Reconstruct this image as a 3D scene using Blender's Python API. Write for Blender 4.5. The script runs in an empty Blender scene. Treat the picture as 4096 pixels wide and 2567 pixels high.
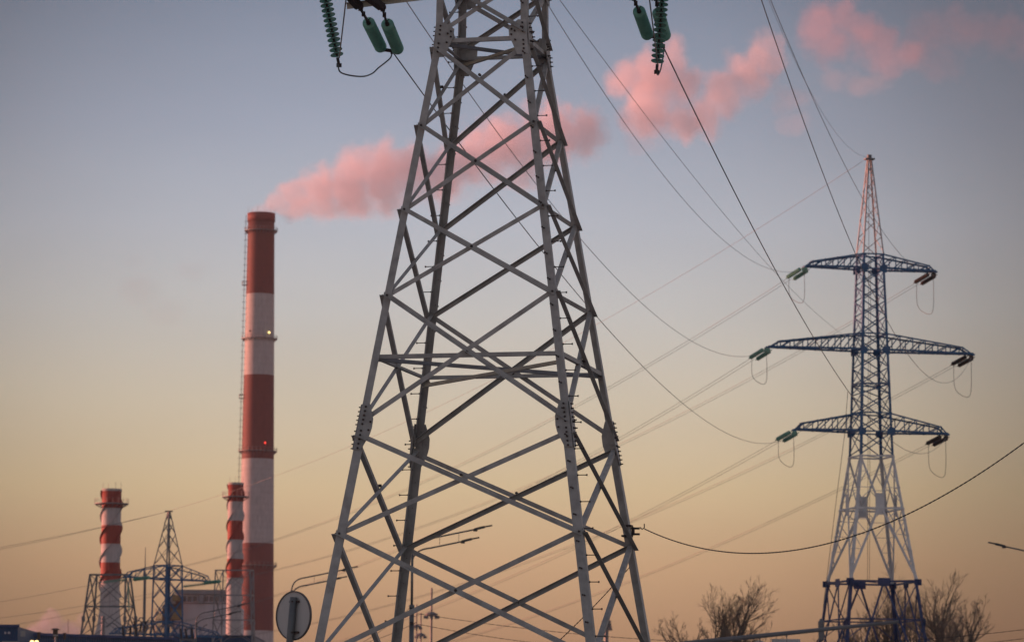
import bpy, math, random
from mathutils import Vector, Matrix, Euler
R = math.radians
HAZE = 0.00004
sc = bpy.context.scene
# ------------------------------------------------------------------ camera
FPX, PITCH, ROLL, CAMZ = 14529.0, 0.1222, -0.0063, 1.6      # focal length in photo pixels (4096 wide)
cp, sp, cr, sr = math.cos(PITCH), math.sin(PITCH), math.cos(ROLL), math.sin(ROLL)
X0 = Vector((1, 0, 0)); U0 = Vector((0, -sp, cp)); F0 = Vector((0, cp, sp))
right = X0 * cr - U0 * sr; up = X0 * sr + U0 * cr
cd = bpy.data.cameras.new("camera"); cam = bpy.data.objects.new("camera", cd)
sc.collection.objects.link(cam); sc.camera = cam
m = Matrix((right, up, -F0)).transposed().to_4x4(); m.translation = Vector((0, 0, CAMZ)); cam.matrix_world = m
cd.sensor_width = 36; cd.lens = FPX / 4096 * 36; cd.clip_start = 0.5; cd.clip_end = 20000
cd.dof.use_dof = True; cd.dof.focus_distance = 71; cd.dof.aperture_fstop = 3.2

def at(px, py, Y):                                            # a point of the photo, at world depth Y
    a = px - 2048; b = 1283.5 - py
    u = a * cr + b * sr; v = -a * sr + b * cr
    d = Vector((u / FPX, cp - v / FPX * sp, sp + v / FPX * cp))
    return d * (Y / d.y) + Vector((0, 0, CAMZ))

# ------------------------------------------------------------------ light
SUN_EL, SUN_AZ = 3.2, -73.0                                   # azimuth: from +Y, negative = to the left
w = bpy.data.worlds.new("World"); sc.world = w; w.use_nodes = True
nt = w.node_tree; N = nt.nodes; L = nt.links; N.clear()
out = N.new("ShaderNodeOutputWorld"); bg = N.new("ShaderNodeBackground")
sky = N.new("ShaderNodeTexSky"); sky.sky_type = 'NISHITA'; sky.sun_disc = False
sky.sun_elevation = R(SUN_EL); sky.sun_rotation = R(SUN_AZ); sky.air_density = 1.2; sky.dust_density = 3; sky.ozone_density = 2
tc = N.new("ShaderNodeTexCoord"); sx = N.new("ShaderNodeSeparateXYZ"); L.new(tc.outputs["Generated"], sx.inputs[0])
def lin(c): return tuple((x / 255 / 12.92 if x / 255 <= .04045 else ((x / 255 + .055) / 1.055) ** 2.4) for x in c) + (1,)
mr = N.new("ShaderNodeMapRange"); mr.inputs[1].default_value = -0.02; mr.inputs[2].default_value = 0.5
L.new(sx.outputs[2], mr.inputs[0])
ramp = N.new("ShaderNodeValToRGB"); L.new(mr.outputs[0], ramp.inputs[0])
def elz(y):                                                   # photo row -> z of the view direction
    return math.sin(PITCH + math.atan((1283.5 - y) / FPX))
SKY = [(3067, (150, 116, 84)), (2560, (182, 142, 109)), (2250, (201, 165, 128)), (1950, (208, 185, 148)), (1600, (204, 193, 173)),
       (1250, (192, 192, 190)), (900, (178, 185, 196)), (500, (157, 168, 187)), (0, (132, 147, 170))]
el = ramp.color_ramp.elements
for i, (y, c) in enumerate(SKY):
    pos = (elz(y) + .02) / .52
    e = el[i] if i < 2 else el.new(pos)
    e.position = pos; e.color = lin(c)
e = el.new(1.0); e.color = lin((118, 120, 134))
# view-edge darkening put into the sky, with brighter sky beyond as fill light
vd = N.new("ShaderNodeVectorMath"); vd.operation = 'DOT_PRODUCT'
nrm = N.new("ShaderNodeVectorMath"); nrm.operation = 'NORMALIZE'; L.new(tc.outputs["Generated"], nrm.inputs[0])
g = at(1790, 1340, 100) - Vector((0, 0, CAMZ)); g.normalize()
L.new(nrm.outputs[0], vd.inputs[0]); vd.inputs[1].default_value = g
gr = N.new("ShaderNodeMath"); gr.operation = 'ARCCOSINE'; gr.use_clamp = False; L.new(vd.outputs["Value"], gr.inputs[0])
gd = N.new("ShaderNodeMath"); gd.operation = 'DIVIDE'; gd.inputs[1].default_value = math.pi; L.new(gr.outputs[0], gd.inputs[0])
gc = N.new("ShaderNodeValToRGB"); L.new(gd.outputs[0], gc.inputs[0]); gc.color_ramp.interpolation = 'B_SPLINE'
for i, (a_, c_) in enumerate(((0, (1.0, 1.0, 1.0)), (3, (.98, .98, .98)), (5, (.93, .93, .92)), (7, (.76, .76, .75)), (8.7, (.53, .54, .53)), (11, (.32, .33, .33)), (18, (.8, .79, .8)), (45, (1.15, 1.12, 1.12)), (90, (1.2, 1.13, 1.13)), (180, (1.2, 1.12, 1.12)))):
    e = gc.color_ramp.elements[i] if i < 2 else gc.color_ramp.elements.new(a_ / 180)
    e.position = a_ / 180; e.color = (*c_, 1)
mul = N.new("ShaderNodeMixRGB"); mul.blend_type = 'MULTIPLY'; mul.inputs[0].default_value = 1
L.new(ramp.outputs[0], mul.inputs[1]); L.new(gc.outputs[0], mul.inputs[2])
sk = N.new("ShaderNodeMixRGB"); sk.blend_type = 'ADD'; sk.inputs[0].default_value = 0.02
L.new(mul.outputs[0], sk.inputs[1]); L.new(sky.outputs[0], sk.inputs[2])
# large faint mottling of thin high cloud
cn = N.new("ShaderNodeTexNoise"); cn.inputs["Scale"].default_value = 9; cn.inputs["Detail"].default_value = 3; cn.inputs["Roughness"].default_value = .55
mpn = N.new("ShaderNodeMapping"); mpn.inputs["Scale"].default_value = (1, 1, 2.2); L.new(tc.outputs["Generated"], mpn.inputs[0]); L.new(mpn.outputs[0], cn.inputs["Vector"])
cm = N.new("ShaderNodeMapRange"); cm.inputs[1].default_value = .3; cm.inputs[2].default_value = .7; cm.inputs[3].default_value = .965 * .575; cm.inputs[4].default_value = 1.035 * .575
L.new(cn.outputs[0], cm.inputs[0])
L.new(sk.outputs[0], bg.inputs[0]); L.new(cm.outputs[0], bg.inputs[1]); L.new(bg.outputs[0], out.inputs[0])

sd = bpy.data.lights.new("sun", 'SUN'); sun = bpy.data.objects.new("sun", sd); sc.collection.objects.link(sun)
sd.energy = 5.0; sd.angle = R(0.5); sd.color = (1.0, 0.35, 0.24)
SD = Vector((math.sin(R(SUN_AZ)) * math.cos(R(SUN_EL)), math.cos(R(SUN_AZ)) * math.cos(R(SUN_EL)), math.sin(R(SUN_EL))))
sun.rotation_euler = SD.to_track_quat('Z', 'Y').to_euler()
vs = sc.view_settings; vs.view_transform = 'Standard'; vs.look = 'None'; vs.exposure = 0.75; vs.gamma = 1
sc.cycles.volume_bounces = 8; sc.cycles.volume_step_rate = 0.35; sc.cycles.volume_max_steps = 256; sc.cycles.max_bounces = 10

# ------------------------------------------------------------------ materials
def mat(name, c, rough=.6, metal=0, var=.18, scale=1.5, c2=None, trans=0, bump=0, streak=False, emit=None, rnd=0):
    mm = bpy.data.materials.new(name); mm.use_nodes = True
    n = mm.node_tree.nodes; l = mm.node_tree.links; b = n["Principled BSDF"]
    b.inputs["Roughness"].default_value = rough; b.inputs["Metallic"].default_value = metal
    if trans: b.inputs["Transmission Weight"].default_value = trans
    if emit: b.inputs["Emission Color"].default_value = (*emit[0], 1); b.inputs["Emission Strength"].default_value = emit[1]
    t = n.new("ShaderNodeTexCoord"); no = n.new("ShaderNodeTexNoise"); no.inputs["Scale"].default_value = scale
    no.inputs["Detail"].default_value = 6; no.inputs["Roughness"].default_value = .65
    if streak:
        mp = n.new("ShaderNodeMapping"); mp.inputs["Scale"].default_value = (1, 1, .12); l.new(t.outputs["Object"], mp.inputs[0]); l.new(mp.outputs[0], no.inputs["Vector"])
    else: l.new(t.outputs["Object"], no.inputs["Vector"])
    rp = n.new("ShaderNodeValToRGB"); l.new(no.outputs[0], rp.inputs[0])
    rp.color_ramp.elements[0].position = .3; rp.color_ramp.elements[1].position = .7
    a = tuple(x * (1 - var) for x in c); d = c2 or tuple(min(1, x * (1 + var)) for x in c)
    rp.color_ramp.elements[0].color = (*a, 1); rp.color_ramp.elements[1].color = (*d, 1)
    if rnd:                                                   # each bar a little lighter or darker, with rust blooms
        oi = n.new("ShaderNodeObjectInfo"); mrn = n.new("ShaderNodeMapRange"); mrn.inputs[3].default_value = 1 - rnd; mrn.inputs[4].default_value = 1 + rnd; l.new(oi.outputs["Random"], mrn.inputs[0])
        sc_ = n.new("ShaderNodeVectorMath"); sc_.operation = 'SCALE'; l.new(rp.outputs[0], sc_.inputs[0]); l.new(mrn.outputs[0], sc_.inputs["Scale"])
        n2 = n.new("ShaderNodeTexNoise"); n2.inputs["Scale"].default_value = 1.7; n2.inputs["Detail"].default_value = 9; n2.inputs["Roughness"].default_value = .75; l.new(t.outputs["Object"], n2.inputs["Vector"])
        m2 = n.new("ShaderNodeMapRange"); m2.inputs[1].default_value = .54; m2.inputs[2].default_value = .74; m2.inputs[4].default_value = .55; l.new(n2.outputs[0], m2.inputs[0])
        mx = n.new("ShaderNodeMixRGB"); l.new(m2.outputs[0], mx.inputs[0]); l.new(sc_.outputs[0], mx.inputs[1]); mx.inputs[2].default_value = (.17, .12, .095, 1); l.new(mx.outputs[0], b.inputs["Base Color"])
    else: l.new(rp.outputs[0], b.inputs["Base Color"])
    if bump:
        bp = n.new("ShaderNodeBump"); bp.inputs["Strength"].default_value = bump; l.new(no.outputs[0], bp.inputs["Height"]); l.new(bp.outputs[0], b.inputs["Normal"])
    return mm
M = dict(
    steel=mat("galvanised_steel", (.385, .375, .35), .6, .05, .26, 3.5, rnd=.11),
    steelB=mat("dull_steel", (.24, .235, .24), .6, .2, .25, 3.0),
    fitting=mat("rusty_fitting", (.05, .04, .04), .7, .4, .3, 20),
    bolt=mat("bolt_steel", (.07, .055, .05), .6, .4, .35, 30),
    zinc=mat("light_strut", (.42, .39, .31), .55, .25, .2, 3.0),
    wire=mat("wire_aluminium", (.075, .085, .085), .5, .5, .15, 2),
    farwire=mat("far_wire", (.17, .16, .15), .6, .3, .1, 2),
    cable=mat("black_cable", (.035, .035, .035), .6, 0, .2, 5),
    blue=mat("blue_paint", (.025, .11, .23), .55, 0, .3, 1.2),
    bluelow=mat("deep_blue_paint", (.02, .045, .13), .55, 0, .3, 1.2),
    white=mat("white_paint", (.64, .63, .61), .6, 0, .14, 1.0),
    spire=mat("worn_white_paint", (.35, .355, .355), .65, 0, .2, 1.0),
    grey=mat("grey_lattice", (.23, .225, .225), .6, .2, .2, 1),
    gant=mat("gantry_steel", (.16, .165, .17), .6, .2, .2, 1),
    lamp=mat("lamp_pole_steel", (.14, .15, .15), .5, .4, .2, 2),
    lamphead=mat("lamp_head", (.06, .065, .065), .5, .1, .2, 3),
    bark=mat("bark", (.10, .08, .06), .9, 0, .3, 2),
    twig=mat("twigs", (.17, .135, .10), .9, 0, .3, 2),
    sign=mat("sign_back", (.47, .47, .45), .6, .0, .16, 2.2, bump=.05, streak=True),
    rim=mat("sign_rim", (.09, .09, .095), .5, .3, .2, 2),
    ground=mat("ground", (.36, .335, .31), .95, 0, .4, .05),
    asphalt=mat("asphalt", (.05, .05, .052), .9, 0, .2, 2),
    paintw=mat("road_paint", (.7, .7, .68), .8, 0, .1, 3),
    concrete=mat("concrete", (.32, .31, .29), .85, 0, .18, .4, streak=True),
    panel=mat("wall_panel", (.48, .47, .49), .7, 0, .1, .3, streak=True),
    roof=mat("roof_metal", (.20, .205, .215), .6, .2, .2, .5),
    glassd=mat("dark_glass", (.10, .105, .115), .15, 0, .3, .6),
    pipe=mat("brown_pipe", (.11, .075, .05), .6, .3, .4, .8),
    yellow=mat("ochre_panel", (.20, .155, .06), .7, 0, .3, .6),
    brick=mat("brick_wall", (.30, .20, .15), .9, 0, .2, 1),
    redlamp=mat("red_beacon", (.5, .02, .02), .4, 0, .1, 1, emit=((1, .05, .03), 1.2)),
    warm=mat("lit_lamp", (.8, .6, .3), .4, 0, .1, 1, emit=((1, .70, .25), 1.6)),
)
def glassmat(name, c, tr, rough):
    mm = mat(name, c, rough, 0, .2, 8, trans=tr); mm.node_tree.nodes["Principled BSDF"].inputs["IOR"].default_value = 1.5
    return mm
M['glass'] = glassmat("green_insulator_glass", (.26, .62, .50), .45, .15)
M['glassfar'] = mat("green_insulator_far", (.16, .36, .27), .3, 0, .2, 3)
M['darkins'] = mat("dark_insulator", (.045, .04, .035), .4, 0, .2, 3)
def corrugated(name, c, pitch):
    mm = mat(name, c, .5, .1, .15, .3, streak=True); n = mm.node_tree.nodes; l = mm.node_tree.links
    wv = n.new("ShaderNodeTexWave"); wv.bands_direction = 'X'; wv.inputs["Scale"].default_value = 1 / pitch; t = n.new("ShaderNodeTexCoord")
    l.new(t.outputs["Object"], wv.inputs["Vector"]); bp = n.new("ShaderNodeBump"); bp.inputs["Strength"].default_value = .6; bp.inputs["Distance"].default_value = .05
    l.new(wv.outputs["Fac"], bp.inputs["Height"]); l.new(bp.outputs[0], n["Principled BSDF"].inputs["Normal"]); return mm
M['bluewall'] = corrugated("blue_cladding", (.014, .06, .14), .5)
def bandmat(name, hs, first, red=(.34, .045, .03), whitec=(.62, .60, .58), base=(.62, .60, .58), soot=0):
    """paint bands by height: hs = boundaries in metres from the base, from the bottom up; first = colour below the first"""
    mm = bpy.data.materials.new(name); mm.use_nodes = True; n = mm.node_tree.nodes; l = mm.node_tree.links; b = n["Principled BSDF"]
    b.inputs["Roughness"].default_value = .75
    t = n.new("ShaderNodeTexCoord"); s = n.new("ShaderNodeSeparateXYZ"); l.new(t.outputs["Object"], s.inputs[0])
    H = hs[-1] * 1.3
    d = n.new("ShaderNodeMath"); d.operation = 'DIVIDE'; l.new(s.outputs[2], d.inputs[0]); d.inputs[1].default_value = H
    r = n.new("ShaderNodeValToRGB"); r.color_ramp.interpolation = 'CONSTANT'; l.new(d.outputs[0], r.inputs[0])
    cols = [red, whitec] if first == 'red' else [whitec, red]
    r.color_ramp.elements[0].position = 0; r.color_ramp.elements[0].color = (*cols[0], 1)
    r.color_ramp.elements[1].position = hs[0] / H; r.color_ramp.elements[1].color = (*cols[1], 1)
    for i, h in enumerate(hs[1:]):
        e = r.color_ramp.elements.new(h / H); e.color = (*cols[i % 2], 1)
    no = n.new("ShaderNodeTexNoise"); mp = n.new("ShaderNodeMapping"); mp.inputs["Scale"].default_value = (.5, .5, .05)
    no.inputs["Detail"].default_value = 7; no.inputs["Roughness"].default_value = .7
    l.new(t.outputs["Object"], mp.inputs[0]); l.new(mp.outputs[0], no.inputs["Vector"])
    q = n.new("ShaderNodeMapRange"); q.inputs[1].default_value = .3; q.inputs[2].default_value = .75; q.inputs[3].default_value = .62; q.inputs[4].default_value = 1.12
    l.new(no.outputs[0], q.inputs[0])
    wv = n.new("ShaderNodeTexWave"); wv.bands_direction = 'Z'; wv.inputs["Scale"].default_value = .13; wv.inputs["Distortion"].default_value = .3
    l.new(t.outputs["Object"], wv.inputs["Vector"])
    wq = n.new("ShaderNodeMapRange"); wq.inputs[3].default_value = .97; wq.inputs[4].default_value = 1.02; l.new(wv.outputs["Fac"], wq.inputs[0])
    mq = n.new("ShaderNodeMath"); mq.operation = 'MULTIPLY'; l.new(q.outputs[0], mq.inputs[0]); l.new(wq.outputs[0], mq.inputs[1])
    mx = n.new("ShaderNodeVectorMath"); mx.operation = 'SCALE'; l.new(r.outputs[0], mx.inputs[0]); l.new(mq.outputs[0], mx.inputs["Scale"])
    if soot:
        sm = n.new("ShaderNodeMapRange"); sm.inputs[1].default_value = hs[-1] + 18; sm.inputs[2].default_value = hs[-1] + 36; sm.inputs[4].default_value = .75; l.new(s.outputs[2], sm.inputs[0])
        nm_ = n.new("ShaderNodeMath"); nm_.operation = 'MULTIPLY'; l.new(sm.outputs[0], nm_.inputs[0]); l.new(no.outputs[0], nm_.inputs[1])
        xx = n.new("ShaderNodeMixRGB"); l.new(nm_.outputs[0], xx.inputs[0]); l.new(mx.outputs[0], xx.inputs[1]); xx.inputs[2].default_value = (.03, .025, .025, 1); l.new(xx.outputs[0], b.inputs["Base Color"]); return mm
    l.new(mx.outputs[0], b.inputs["Base Color"]); return mm

# ------------------------------------------------------------------ mesh helpers
def unit(v): v = Vector(v); return v.normalized()
def perp(d, hint):
    a = hint - d * hint.dot(d)
    return a.normalized() if a.length > 1e-6 else d.orthogonal().normalized()
class MB:
    def __init__(s): s.v = []; s.f = []
    def add(s, vs_, fs_):
        o = len(s.v); s.v += [Vector(x) for x in vs_]; s.f += [tuple(i + o for i in f) for f in fs_]; return s
    def section(s, p, q, pts):                                # extrude a section (offset vectors) from p to q
        k = len(pts); p = Vector(p); q = Vector(q)
        return s.add([p + o for o in pts] + [q + o for o in pts],
                     [(i, (i + 1) % k, k + (i + 1) % k, k + i) for i in range(k)] + [tuple(range(k))[::-1], tuple(range(k, 2 * k))])
    def bar(s, p, q, wd, ht=None, hint=Vector((0, 0, 1))):
        ht = ht or wd; d = unit(Vector(q) - Vector(p)); a = perp(d, Vector(hint)); b = d.cross(a)
        return s.section(p, q, [a * ht / 2 + b * wd / 2, a * ht / 2 - b * wd / 2, -a * ht / 2 - b * wd / 2, -a * ht / 2 + b * wd / 2])
    def ell(s, p, q, sz, th, ha, hb):                         # angle-steel bar, heel on the line p-q, flanges towards ha and hb
        d = unit(Vector(q) - Vector(p)); a = perp(d, Vector(ha)); b = Vector(hb) - d * Vector(hb).dot(d); b = (b - a * b.dot(a)).normalized()
        return s.section(p, q, [a * 0, a * sz, a * sz + b * th, a * th + b * th, a * th + b * sz, b * sz])
    def box(s, c, sx_, sy_, sz_, yaw=0):
        c = Vector(c); ca, sa = math.cos(yaw), math.sin(yaw); vs_ = []
        for dz in (-.5, .5):
            for dx, dy in ((-.5, -.5), (.5, -.5), (.5, .5), (-.5, .5)):
                x, y = dx * sx_, dy * sy_; vs_.append(c + Vector((x * ca - y * sa, x * sa + y * ca, dz * sz_)))
        return s.add(vs_, [(3, 2, 1, 0), (4, 5, 6, 7), (0, 1, 5, 4), (1, 2, 6, 5), (2, 3, 7, 6), (3, 0, 4, 7)])
    def tube(s, pts, rad, n=8, cap=True):
        pts = [Vector(p) for p in pts]; k = len(pts)
        rad = rad if isinstance(rad, (list, tuple)) else [rad] * k
        ref = None; o = len(s.v)
        for i, p in enumerate(pts):
            d = (pts[min(i + 1, k - 1)] - pts[max(i - 1, 0)]).normalized()
            ref = perp(d, ref if ref else Vector((0.13, .1, 1)) if abs(d.z) < .9 else Vector((1, .1, 0))); b = d.cross(ref)
            for j in range(n):
                t = 2 * math.pi * j / n; s.v.append(p + (ref * math.cos(t) + b * math.sin(t)) * rad[i])
        for i in range(k - 1):
            for j in range(n):
                a_, b_ = o + i * n + j, o + i * n + (j + 1) % n; s.f.append((a_, b_, b_ + n, a_ + n))
        if cap: s.f.append(tuple(o + j for j in range(n))[::-1]); s.f.append(tuple(o + (k - 1) * n + j for j in range(n)))
        return s
    def lathe(s, prof, p, d, n=20, cap=True):                           # prof: (distance along d, radius)
        d = unit(d); a = d.orthogonal().normalized(); b = d.cross(a); p = Vector(p); o = len(s.v)
        for (t, r) in prof:
            for j in range(n):
                th = 2 * math.pi * j / n; s.v.append(p + d * t + (a * math.cos(th) + b * math.sin(th)) * r)
        for i in range(len(prof) - 1):
            for j in range(n):
                a_, b_ = o + i * n + j, o + i * n + (j + 1) % n; s.f.append((a_, b_, b_ + n, a_ + n))
        if cap: s.f.append(tuple(o + j for j in range(n))[::-1]); s.f.append(tuple(o + (len(prof) - 1) * n + j for j in range(n)))
        return s
    def build(s, name, m_, parent=None, org=None, smooth=False, off=None):
        me = bpy.data.meshes.new(name); o0 = org if org is not None else (rootloc(parent) if parent else Vector((0, 0, 0)))
        me.from_pydata([tuple(v - o0) for v in s.v], [], s.f); me.materials.append(m_)
        if smooth: me.polygons.foreach_set("use_smooth", [True] * len(me.polygons))
        me.update()
        ob = bpy.data.objects.new(name, me); sc.collection.objects.link(ob)
        if parent: ob.parent = parent
        elif org is not None: ob.location = org
        return ob
def rootloc(o):
    while o.parent: o = o.parent
    return o.location.copy()
def thing(name, label, cat, loc, group=None):
    o = bpy.data.objects.new(name, None); sc.collection.objects.link(o); o.location = loc; o.empty_display_size = .5
    return tag(o, label, cat, group)
def tag(o, label, cat, group=None, kind=None):
    o["label"] = label; o["category"] = cat
    if group: o["group"] = group
    if kind: o["kind"] = kind
    return o
def parab(A, B, sag, n=48):
    A = Vector(A); B = Vector(B); o = []
    for i in range(n + 1):
        t = i / n; p = A.lerp(B, t); p.z -= 4 * sag * t * (1 - t); o.append(p)
    return o
def wire(label, A, B, sag, r=.013, group=None, name="power_line", m_='wire', n=64, cat="cable", pairs=None):
    mb = MB(); ps = parab(A, B, sag, n)
    if pairs:
        for o in pairs: mb.tube([p + Vector(o) for p in ps], r, 5)
    else: mb.tube(ps, r, 6)
    return tag(mb.build(name, M[m_], org=Vector(A), smooth=True), label, cat, group)

# ------------------------------------------------------------------ ground and road
def struct(name, mb, m_): o = mb.build(name, m_); o["kind"] = "structure"; return o
struct("ground", MB().add([(-1600, -300, 0), (1600, -300, 0), (1600, 2300, 0), (-1600, 2300, 0)], [(0, 1, 2, 3)]), M['ground'])
def ribbon(pts, wd, z):
    mb = MB(); vs_ = []
    for i, p in enumerate(pts):
        a = Vector(pts[max(i - 1, 0)]); b = Vector(pts[min(i + 1, len(pts) - 1)]); d = (b - a).normalized(); nn = Vector((-d.y, d.x))
        vs_ += [(p[0] + nn.x * wd / 2, p[1] + nn.y * wd / 2, z), (p[0] - nn.x * wd / 2, p[1] - nn.y * wd / 2, z)]
    return mb.add(vs_, [(2 * i, 2 * i + 1, 2 * i + 3, 2 * i + 2) for i in range(len(pts) - 1)])
RD = [(6, -100), (3, 0), (-1, 60), (-4, 110), (-2.5, 180), (-7, 215), (-16, 265), (-40, 340), (-90, 420)]
RD = [(x + 5.5 if i > 1 else x, y) for i, (x, y) in enumerate(RD)]
struct("road", ribbon(RD, 9, .004), M['asphalt'])
struct("road_marking", ribbon(RD, .15, .008), M['paintw'])

# ------------------------------------------------------------------ the near pylon
K = 1.4; YAW = -.23; PC = Vector((-.41, 70, 0))
ex = Vector((math.cos(YAW), math.sin(YAW), 0)); ey = Vector((-math.sin(YAW), math.cos(YAW), 0)); UP = Vector((0, 0, 1))
H = [h * K + CAMZ for h in (9.9928, 8.7628, 7.5726, 6.3674, 5.5142, 4.5428, 3.0968)]     # top plate .. lowest seen node
H += [3.6, 1.35, .35]
HT = 16.75
def hw(h): return K * (1.6381 - .1496 * ((h - CAMZ) / K - 3.0968)) if h < H[0] else hw(H[0] - 1e-4) - .012 * (h - H[0])
def corner(sx_, sy_, h, inset=-.065):
    a = hw(h) - inset; b = hw(h) * 1.045 - inset
    return PC + ex * sx_ * a + ey * sy_ * b + UP * h
P1 = thing("transmission_pylon", "large grey galvanised steel lattice pylon filling the middle of the view", "pylon", PC)
legs = {}
for (a, b) in ((-1, -1), (1, -1), (1, 1), (-1, 1)):
    mb = MB()
    for (h0, h1, s_) in ((H[5] - .02, .25, .17), (H[0], H[5], .14), (24.5, H[0], .135), (30, 24.5, .12)):
        mb.ell(corner(a, b, h1), corner(a, b, h0), s_, .016, -ex * a, -ey * b)
    lg = mb.build("leg", M['steel'], P1); legs[(a, b)] = lg
    MB().box(PC + ex * a * hw(0) + ey * b * hw(0) * 1.045 + UP * .2, .9, .9, .4, YAW).build("footing", M['concrete'], P1)
# climbing bolts on two legs
for (a, b) in ((1, -1), (-1, 1)):
    h = 1.5; i = 0
    while h < 17.5:
        c = corner(a, b, h)
        if i % 2 == 0: p = c - ey * b * .11; d = ex * a; ln = .17
        else: p = c - ex * a * .09; d = ey * b; ln = .16
        mb = MB(); mb.tube([p - d * .03, p + d * ln], .009, 6); mb.tube([p + d * ln, p + d * (ln + .022)], .02, 6); mb.tube([p + d * .002, p + d * .02], .018, 6)
        mb.build("step_bolt", M['bolt'], legs[(a, b)])
        h += .25; i += 1
faces = [(-ey, ex, (-1, -1), (1, -1)), (ey, ex, (-1, 1), (1, 1)), (-ex, ey, (-1, -1), (-1, 1)), (ex, ey, (1, -1), (1, 1))]
def brace(ca, ha, cb, hb, nrm, outside, sz, m_, name, inset=.07, ext=.07, flip=1):
    p = corner(*ca, ha); q = corner(*cb, hb); d = (q - p).normalized()
    u = (q - p); u.z = 0; u.normalize()
    p = p + u * inset; q = q - u * inset; d = (q - p).normalized()
    p -= d * ext; q += d * ext
    th = .009; o = nrm * (.004 if outside else -.022)
    a = perp(d, UP) * flip; b = nrm if outside else -nrm
    return MB().ell(p + o - a * sz / 2, q + o - a * sz / 2, sz, th, a, b).build(name, M[m_], P1)
def xpanel(h0, h1, d0=0, d1=0, sz=.085, ring=False):
    for (nn, uu, A, B) in faces:
        k = hash
        near = nn in (-ey, -ex)
        brace(A, h0 - d0, B, h1 + d1, nn, True, sz, 'steel', "diagonal_brace", flip=1)
        brace(B, h0 - d0, A, h1 + d1, nn, False, sz, 'steel', "diagonal_brace", flip=-1)
xpanel(H[0], H[1], .16, 0); xpanel(H[1], H[2]); xpanel(H[2], H[3]); xpanel(H[3], H[5], 0, .13, .09)
xpanel(H[5], H[6], .15, 0, .092); xpanel(H[6], H[7], 0, 0, .095); xpanel(H[7], H[8], 0, 0, .1)
xpanel(HT, H[0], 0, .14)
def ring(h, sz=.08, m1='steel'):
    for (nn, uu, A, B) in faces: brace(A, h, B, h, nn, False, sz, m1, "horizontal_strut", ext=.02)
    for A, B, mm_, dz in (((-1, -1), (1, 1), 'steelB', -.09), ((-1, 1), (1, -1), 'zinc', -.2)):
        p = corner(*A, h) + UP * dz; q = corner(*B, h) + UP * dz; d = (q - p).normalized(); s_ = d.cross(UP)
        MB().ell(p + d * .08, q - d * .08, sz, .009, s_, UP).build("cross_strut", M[mm_], P1)
ring(H[0] - .02); ring(H[4])
# gusset plates with bolt rows, one on every face of every leg, at the two splices
def gusset(ca, nn, uu, h, prof, bolts, lat):
    sgn = 1 if (uu.dot(corner(*ca, 5) - PC) < 0) else -1
    up_ = (corner(*ca, h + .5) - corner(*ca, h - .5)).normalized(); u = uu * sgn; c = corner(*ca, h) + nn * .014
    pts = [c + u * x + up_ * y for x, y in prof]; k = len(pts)
    mb = MB(); mb.add([p for p in pts] + [p + nn * .014 for p in pts], [tuple(range(k)), tuple(range(k, 2 * k))[::-1]] + [(i, (i + 1) % k, k + (i + 1) % k, k + i) for i in range(k)])
    nf = len(mb.f)
    for x, y in bolts:
        q = c + u * x + up_ * y + nn * .013
        mb.tube([q, q + nn * .018], .021, 6); mb.tube([q + nn * .018, q + nn * .055], .0125, 6)
    pl = mb.build("gusset_plate", M['steel'], P1); pl.data.materials.append(M['bolt'])
    for fi in range(nf, len(mb.f)): pl.data.polygons[fi].material_index = 1
for (nn, uu, A, B) in faces:
    for c_ in (A, B):
        gusset(c_, nn, uu, H[5], [(.0, .45), (.16, .45), (.275, .16), (.285, -.02), (.265, -.16), (.155, -.44), (.0, -.44)],
               [(.085, .40 - .085 * i) for i in range(5)] + [(.085, -.07 - .085 * i) for i in range(5)] + [(.235, .10), (.23, -.06)], 0)
        gusset(c_, nn, uu, H[0] - .02, [(.0, .34), (.16, .36), (.36, .22), (.36, .05), (.22, -.34), (.0, -.34)],
               [(.08, .29 - .085 * i) for i in range(3)] + [(.08, -.06 - .085 * i) for i in range(3)] + [(.30, .17), (.31, .06), (.24, .13), (.24, -.05)], 0)
        gusset(c_, nn, uu, HT + .02, [(.0, .3), (.42, .3), (.42, -.02), (.2, -.2), (.0, -.2)], [(.08, .1), (.08, 0), (.08, -.1), (.3, .1)], 0)
# small corner cleats at plain nodes
for h in (H[1], H[2], H[3], H[6], H[7]):
    for (nn, uu, A, B) in faces:
        for c_ in (A, B):
            sgn = 1 if uu.dot(corner(*c_, 5) - PC) < 0 else -1
            p = corner(*c_, h) + uu * sgn * .06
            MB().tube([p + nn * .004, p + nn * .045], .022, 6).build("node_bolt", M['bolt'], P1)
# crossing bolts
for (h0, h1) in ((H[1], H[2]), (H[2], H[3]), (H[3], H[5]), (H[5], H[6]), (H[6], H[7]), (H[0], H[1])):
    wa, wb = hw(h0), hw(h1); hc = h0 - (h0 - h1) * wa / (wa + wb)
    for (nn, uu, A, B) in faces:
        p = (corner(*A, hc) + corner(*B, hc)) / 2
        MB().tube([p - nn * .03, p + nn * .03], .03, 6).build("crossing_bolt", M['bolt'], P1)
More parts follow.
